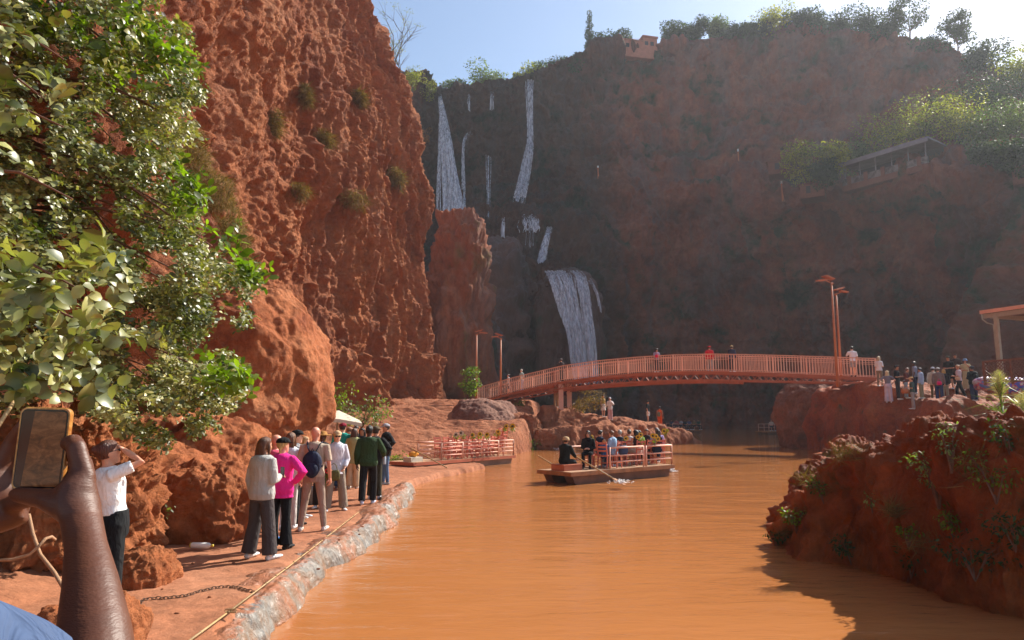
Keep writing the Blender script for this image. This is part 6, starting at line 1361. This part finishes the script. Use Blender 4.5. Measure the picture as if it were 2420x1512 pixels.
pb = seated('man in pale blue shirt and grey trousers with a dark shoulder bag', 1446, .45, 300, top=('shirt',(158,188,214)), bot=('straight',(140,130,128)), hair=('short',(120,80,52)), shoes=(190,196,204), lean=6)
bagobj('dark blue shoulder bag behind the man in the pale blue shirt', Vector(pb.location)+Vector((.32,-.12,.62)), (.2,.1,.16), (56,70,100), R(30))
seated('grey haired person in a dark shirt', 1461, .9, 340, top=('tee',(48,50,56)), bot=('slim',(50,50,60)), hair=('short',(160,156,150)))
seated('person in a white top right of the grey haired passenger', 1483, 1.1, 350, top=('tee',(214,206,200)), bot=('slim',(70,70,80)), hair=('short',(80,56,40)), female=True)
seated('person with black hair and brown bare shoulders', 1502, .6, 330, top=('tank',(50,40,44)), bot=('shorts',(190,180,170)), hair=('curly',(20,18,18)), sk=SK_M, lean=8)
seated('man in bright green tee bending forward', 1517, .95, 300, top=('tee',(110,132,30)), bot=('slim',(60,60,60)), hair=('short',(50,40,30)), lean=18)
seated('person in dark clothes at the far side of the boat', 1531, 1.25, 190, top=('jacket',(50,34,36)), bot=('slim',(40,36,40)), hair=('short',(60,36,30)), sk=SK_M)
pb = seated('person in lavender shirt near the stern', 1550, .75, 350, top=('shirt',(176,164,214)), bot=('slim',(50,54,80)), hair=('short',(110,100,100)), h=1.76)
pb2 = seated('dark haired person with bare shoulders in the stern seat', 1571, .7, 340, top=('tank',(60,44,50)), bot=('slim',(40,40,60)), hair=('long',(44,28,24)), female=True, sk=SK_M)
bagobj('navy bag hanging on the stern chair of the middle boat', Vector(pb2.location)+Vector((-.12,-.30,.55)), (.17,.10,.17), (24,34,56), 0)
for lab, x, y, Y, n_, s_, sd_ in [('sunflower beside the woman in black in the middle boat',1397,1035,25.2,1,.8,41),('yellow sunflower pair behind the grey haired passenger',1476,1037,25.8,2,.85,42),('orange sunflower in front of the green tee passenger',1513,1033,25.0,2,.85,43),('largest yellow bunch beside the lavender shirt passenger',1547,1037,25.6,4,.95,44),('tall sunflower at the stern corner of the middle boat',1571,1018,26.2,2,.95,45)]: sunflowers(lab, P(x, y, Y), n_, s_, seed=sd_)
# ---------------- tiny crowds in the far boats
cols = [(60,60,80),(150,60,60),(190,190,190),(40,44,50),(90,90,120),(120,100,70),(200,180,160),(50,70,60)]
kk = 0
for x, Y, lab, c_ in [(1586,87,'leftmost passenger of the far crowded boat',0),(1598,86.6,'second passenger from the left in the far boat',1),(1609,87,'pale shirted passenger in the middle of the far boat',2),(1618,86.4,'dark clad passenger in the middle of the far boat',3),(1628,87,'bluish passenger right of the middle of the far boat',4),(1640,86.5,'brown clad passenger near the right end of the far boat',5),(1650,86.9,'rightmost passenger of the far crowded boat',7),(1822,80.8,'passenger in white and blue in the far right boat',6),(1838,80.8,'dark passenger in the far right boat',3),(1846,80.6,'pale passenger next to the dusty boulder in the far right boat',2)]:
    X = P(x, 1000, Y).x; person(lab, (X, Y, .35), 180+30*((kk % 3)-1), 1.7, ('tee', cols[c_]), ('slim', (50,50,60)), ('short',(30+10*(kk % 4),26,22)), legs='sit', arms=('lap','lap'), vox=.035, group='passengers of the far boats in the shade', sk=SK_M); kk += 1
# ---------------- photographer in front: arms raised with a phone
def photographer():
    base = P(-330,1500,.78); root = empty('person', (base.x, .72, .45), 0, 'dark-skinned person in a blue tee raising a phone in both hands at the left edge', 'person'); o0 = root.location
    W_ = lambda x, y, Y: P(x, y, Y)-o0
    b = MB()
    # right arm, forearm and hand
    b.tube([W_(-90,1600,.80), W_(60,1690,.86), W_(228,1750,.93), W_(226,1640,.97), W_(222,1500,1.02), W_(214,1380,1.07), W_(203,1290,1.12), W_(194,1235,1.15), W_(186,1195,1.165)],
           [.070,.056,.050,.054,.0475,.0375,.0295,(.0265,.031),(.026,.034)], 20)
    b.tube([W_(192,1225,1.155), W_(180,1185,1.165), W_(184,1150,1.17), W_(194,1122,1.178)], [(.024,.032),(.025,.037),(.023,.030),(.018,.021)], 16)
    b.tube([W_(200,1135,1.178), W_(190,1096,1.178), W_(180,1056,1.180), W_(174,1044,1.196), W_(145,1050,1.232), W_(105,1060,1.238)], [.0185,.0165,.0158,.0145,.011,.008], 12)
    b.tube([W_(206,1140,1.19), W_(198,1096,1.20), W_(184,1070,1.215), W_(140,1085,1.240), W_(100,1092,1.242)], [.015,.0145,.013,.0105,.008], 12)
    b.tube([W_(206,1160,1.20), W_(190,1120,1.225), W_(150,1115,1.245), W_(112,1124,1.244)], [.015,.013,.011,.008], 12)
    b.tube([W_(204,1180,1.20), W_(180,1150,1.225), W_(145,1146,1.242), W_(118,1156,1.242)], [.014,.012,.010,.007], 12)
    b.tube([W_(176,1205,1.158), W_(140,1190,1.155), W_(104,1178,1.160), W_(66,1172,1.175), W_(38,1168,1.185), W_(28,1165,1.188)], [.027,.0225,.0165,.0145,.0125,.008], 14)
    b.tube([W_(120,1176,1.162), W_(150,1166,1.165), W_(176,1146,1.170), W_(190,1116,1.176)], [.0125,.016,.0165,.014], 12)
    # left arm and hand behind the phone
    b.tube([W_(-560,1600,.82), W_(-520,1560,1.0), W_(-420,1420,1.12), W_(-200,1265,1.19), W_(-60,1232,1.225), W_(30,1212,1.25), W_(52,1200,1.255)], [.068,.055,.048,.042,.034,.027,.026], 18)
    b.tube([W_(30,1212,1.255), W_(8,1170,1.27), W_(-4,1120,1.275), W_(0,1090,1.28)], [(.024,.030),(.024,.036),(.02,.034),(.016,.028)], 14)
    b.tube([W_(4,1095,1.275), W_(30,1042,1.275), W_(56,1004,1.265), W_(66,996,1.26)], [.0155,.014,.012,.008], 12)
    b.tube([W_(-2,1105,1.285), W_(28,1068,1.29), W_(64,1050,1.285), W_(90,1046,1.28)], [.0155,.014,.012,.009], 12)
    b.tube([W_(-2,1125,1.29), W_(30,1098,1.30), W_(70,1092,1.29), W_(95,1094,1.28)], [.015,.013,.011,.008], 12)
    b.tube([W_(4,1150,1.285), W_(34,1135,1.29), W_(70,1135,1.28)], [.0135,.012,.008], 12)
    b.tube([W_(24,1200,1.245), W_(40,1185,1.225), W_(70,1182,1.205), W_(92,1180,1.20)], [.020,.016,.013,.009], 12)
    # trunk, neck, head, legs (outside the picture, there for anyone stepping aside)
    cx, cy = -.0, 0.; hz0 = base.z-o0.z
    b.rings([((0,0,hz0-.62),.15,.11),((0,0,hz0-.45),.14,.105),((0,0,hz0-.25),.16,.12),((0,0,hz0-.08),.17,.11),((0,.0,hz0-.02),.10,.08),((0,.01,hz0+.08),.055,.058)], 18)
    b.tube([Vector((0,0,hz0-.05)), W_(-90,1600,.80)], [.075,.068], 12); b.tube([Vector((0,0,hz0-.05)), W_(-560,1600,.82)], [.075,.066], 12)
    Mh = Matrix.Translation((0,.03,hz0+.19)) @ Matrix.Rotation(R(-35), 4, 'Z')
    b.rings([((0,y,z),rx,ry) for z, rx, ry, y in [(-.118,.022,.028,.050),(-.10,.042,.045,.040),(-.07,.056,.065,.022),(-.035,.066,.082,.008),(.0,.071,.092,.0),(.04,.073,.095,-.003),(.075,.064,.084,-.006),(.10,.045,.06,-.008),(.118,.018,.025,-.008)]], 18, Mh)
    for q in (-1,1): b.tube([(q*.09,0,hz0-.60),(q*.10,.0,hz0-.95),(q*.11,0,.08)], [.085,.06,.04], 12)
    t = NT('dark_skin'); n = t.noise(t.N('ShaderNodeTexCoord').outputs['Object'], 14., 5, .6); t.L(t.ramp(n.outputs[0], [(.3, (.085,.028,.013)), (.7, (.125,.044,.022))]).outputs[0], t.b.inputs['Base Color'])
    t.b.inputs['Roughness'].default_value = .5; t.b.inputs['Specular IOR Level'].default_value = .45
    mp = t.N('ShaderNodeMapping'); mp.inputs['Scale'].default_value = (1,1,3.); t.L(t.N('ShaderNodeTexCoord').outputs['Object'], mp.inputs[0]); v = t.noise(mp.outputs[0], 160., 3, .6); v2 = t.noise(mp.outputs[0], 28., 3, .6)
    t.L(t.bump(v2.outputs[0], .25, .006, t.bump(v.outputs[0], .30, .002)), t.b.inputs['Normal'])
    remeshed(b, 'body', t.m, root, .0042, None, 6)
    m = MB(); m.rings([((0,0,hz0-.66),.175,.13),((0,0,hz0-.45),.165,.125),((0,0,hz0-.25),.185,.14),((0,0,hz0-.06),.18,.12),((0,.0,hz0+.0),.085,.08)], 18)
    m.tube([Vector((0,0,hz0-.07)), W_(-110,1592,.80), W_(-30,1636,.84), W_(42,1672,.865)], [.09,.090,.088,.086], 16); m.tube([Vector((0,0,hz0-.07)), W_(-560,1600,.82), W_(-535,1575,.93)], [.09,.086,.08], 16)
    remeshed(m, 'tee_shirt', cl((74,92,124)), root, .010)
    m = MB(); m.rings([((0,0,hz0-.72),.17,.13),((0,0,hz0-.55),.165,.125)], 16)
    for q in (-1,1): m.tube([(q*.09,0,hz0-.62),(q*.10,.0,hz0-.95),(q*.11,0,.10)], [.10,.09,.08], 14)
    remeshed(m, 'trousers', cl((40,42,50)), root, .016)
    for q in (-1,1): MB().tube([(q*.11,-.05,.04),(q*.11,.05,.045),(q*.12,.15,.035),(q*.12,.20,.02)], [(.04,.04),(.04,.045),(.028,.045),(.015,.03)], 10, up=(0,0,1)).build('shoe', cl((30,30,32)), root, True)
    m = MB(); m.rings([((0,-.028,.0),.083,.090),((0,-.020,.04),.087,.10),((0,-.008,.078),.08,.097),((0,-.004,.108),.06,.075),((0,-.004,.132),.02,.025)], 14, Mh); m.build('hair', hairm((24,18,16)), root, True)
photographer()
# the phone
TL, TR, BL_, BR_ = P(64,967,1.205), P(160,969,1.205), P(42,1150,1.205), P(134,1155,1.205)
cen = (TL+TR+BL_+BR_)/4; ux = ((TR-TL)+(BR_-BL_)).normalized(); uz = ((TL-BL_)+(TR-BR_)); uz = (uz-ux*uz.dot(ux)).normalized(); ux = (ux+Vector((0,.22,0))).normalized(); uz = (uz-ux*uz.dot(ux)).normalized(); uy = uz.cross(ux)
pw, ph = .0362, .0665; Mph = Matrix((ux, uy, uz)).transposed()
phn = empty('phone', cen, 0, 'phone in a clear amber case held up in both hands', 'phone')
def rrect(hw, hh, r, y, n=6):
    return [Vector((sx*(hw-r)+r*math.cos(a), y, sz*(hh-r)+r*math.sin(a))) for sx, sz, a0 in ((1,1,0),(-1,1,90),(-1,-1,180),(1,-1,270)) for a in [R(a0+90*k/n) for k in range(n+1)]]
def slab(prof):
    m = MB(); rows = [[Mph @ v for v in rrect(hw, hh, r, y)] for hw, hh, r, y in prof]; k = len(rows[0]); v = [q for r_ in rows for q in r_]
    f = [(i*k+j, (i+1)*k+j, (i+1)*k+(j+1) % k, i*k+(j+1) % k) for i in range(len(rows)-1) for j in range(k)]+[tuple(range(k)), tuple((len(rows)-1)*k+j for j in range(k))[::-1]]
    return m.add(v, f)
MAMB = NT('amber_clear_case'); MAMB.b.inputs['Base Color'].default_value = (.50,.20,.035,1); MAMB.b.inputs['Roughness'].default_value = .15; MAMB.b.inputs['Coat Weight'].default_value = .6
n_ = MAMB.noise(MAMB.N('ShaderNodeTexCoord').outputs['Object'], 60.); MAMB.L(MAMB.ramp(n_.outputs[0], [(.35, (.30,.09,.015)), (.65, (.62,.32,.09))]).outputs[0], MAMB.b.inputs['Base Color'])
slab([(pw+.002,ph+.002,.010,-.0045),(pw+.003,ph+.003,.011,0),(pw+.003,ph+.003,.011,.008),(pw,ph,.009,.011)]).build('case', MAMB.m, phn, False)
slab([(pw-.0005,ph-.0005,.009,-.0052),(pw-.0003,ph-.0003,.009,-.0044)]).build('bezel', plain('black_glass', (.008,.008,.01), .12, .02), phn)
def screen():
    t = NT('lit_phone_screen'); co = t.N('ShaderNodeTexCoord').outputs['Object']; mp = t.N('ShaderNodeMapping'); mp.inputs['Scale'].default_value = (1,1,1.7); t.L(co, mp.inputs[0])
    n = t.noise(mp.outputs[0], 42., 7, .66, .8); col = t.ramp(n.outputs[0], [(.3, (.02,.008,.004)), (.5, (.08,.030,.012)), (.7, (.15,.065,.028))]).outputs[0]
    sp = t.N('ShaderNodeSeparateXYZ'); t.L(co, sp.inputs[0]); a = t.N('ShaderNodeMath', operation='MULTIPLY_ADD'); t.L(sp.outputs[2], a.inputs[0]); a.inputs[1].default_value = -.10; t.L(sp.outputs[0], a.inputs[2])
    w = t.N('ShaderNodeMath', operation='ADD'); t.L(a.outputs[0], w.inputs[0]); w.inputs[1].default_value = .018; g = t.N('ShaderNodeMath', operation='GREATER_THAN'); t.L(w.outputs[0], g.inputs[0]); g.inputs[1].default_value = 0
    c2 = t.mix(g.outputs[0], (.022,.008,.006), col); t.L(c2, t.b.inputs['Base Color']); t.L(c2, t.b.inputs['Emission Color']); t.b.inputs['Emission Strength'].default_value = .3; t.b.inputs['Roughness'].default_value = .1; return t.m
slab([(pw-.0028,ph-.0035,.0065,-.0060),(pw-.0026,ph-.0033,.0065,-.0052)]).build('screen', screen(), phn)
bake_all()
# ================================================================== LIGHT, SKY, AIR, CAMERA
SUN_EL, SUN_AZ = R(38), R(50)
w = bpy.data.worlds.new("World"); C.world = w; w.use_nodes = True
sky = w.node_tree.nodes.new('ShaderNodeTexSky'); sky.sky_type = 'NISHITA'; sky.sun_disc = False
sky.sun_elevation = SUN_EL; sky.sun_rotation = SUN_AZ; sky.dust_density = 1.6; sky.air_density = 1.2; sky.altitude = 900
bg = w.node_tree.nodes['Background']; bg.inputs[1].default_value = .105; w.node_tree.links.new(sky.outputs[0], bg.inputs[0])
sd = Vector((math.sin(SUN_AZ)*math.cos(SUN_EL), math.cos(SUN_AZ)*math.cos(SUN_EL), math.sin(SUN_EL)))
L = bpy.data.lights.new('sun', 'SUN'); L.energy = 5.; L.angle = R(.53); L.color = (1,.93,.82)
lo = bpy.data.objects.new('sun', L); COL.objects.link(lo); lo.rotation_euler = sd.to_track_quat('Z','Y').to_euler(); lo.location = (60,60,90)
if HAZE:
    hz = NT('haze_air'); hz.n.remove(hz.b)
    pv = hz.N('ShaderNodeVolumePrincipled'); pv.inputs['Color'].default_value = (.82,.87,.95,1); pv.inputs['Density'].default_value = HAZE; pv.inputs['Anisotropy'].default_value = .45
    hz.L(pv.outputs[0], hz.n['Material Output'].inputs['Volume'])
    tag(MB().box((0,220,52), (860,700,112)).build('haze', hz.m), kind='stuff')
cam = bpy.data.cameras.new('camera'); co = bpy.data.objects.new('camera', cam); COL.objects.link(co); C.camera = co
co.location = (0,0,CAMZ); co.rotation_euler = (PI/2+TH, 0, 0); cam.sensor_width = 36; cam.lens = 36*FPX/2419; cam.clip_end = 3000; cam.clip_start = .05
v = C.view_settings; v.view_transform = 'Standard'; v.look = 'None'; v.gamma = 1; v.exposure = .8
C.cycles.max_bounces = 6; C.cycles.diffuse_bounces = 2; C.cycles.glossy_bounces = 2; C.cycles.transmission_bounces = 4; C.cycles.transparent_max_bounces = 12; C.cycles.volume_bounces = 0
C.cycles.use_denoising = True; C.cycles.use_adaptive_sampling = True; C.cycles.adaptive_threshold = .02
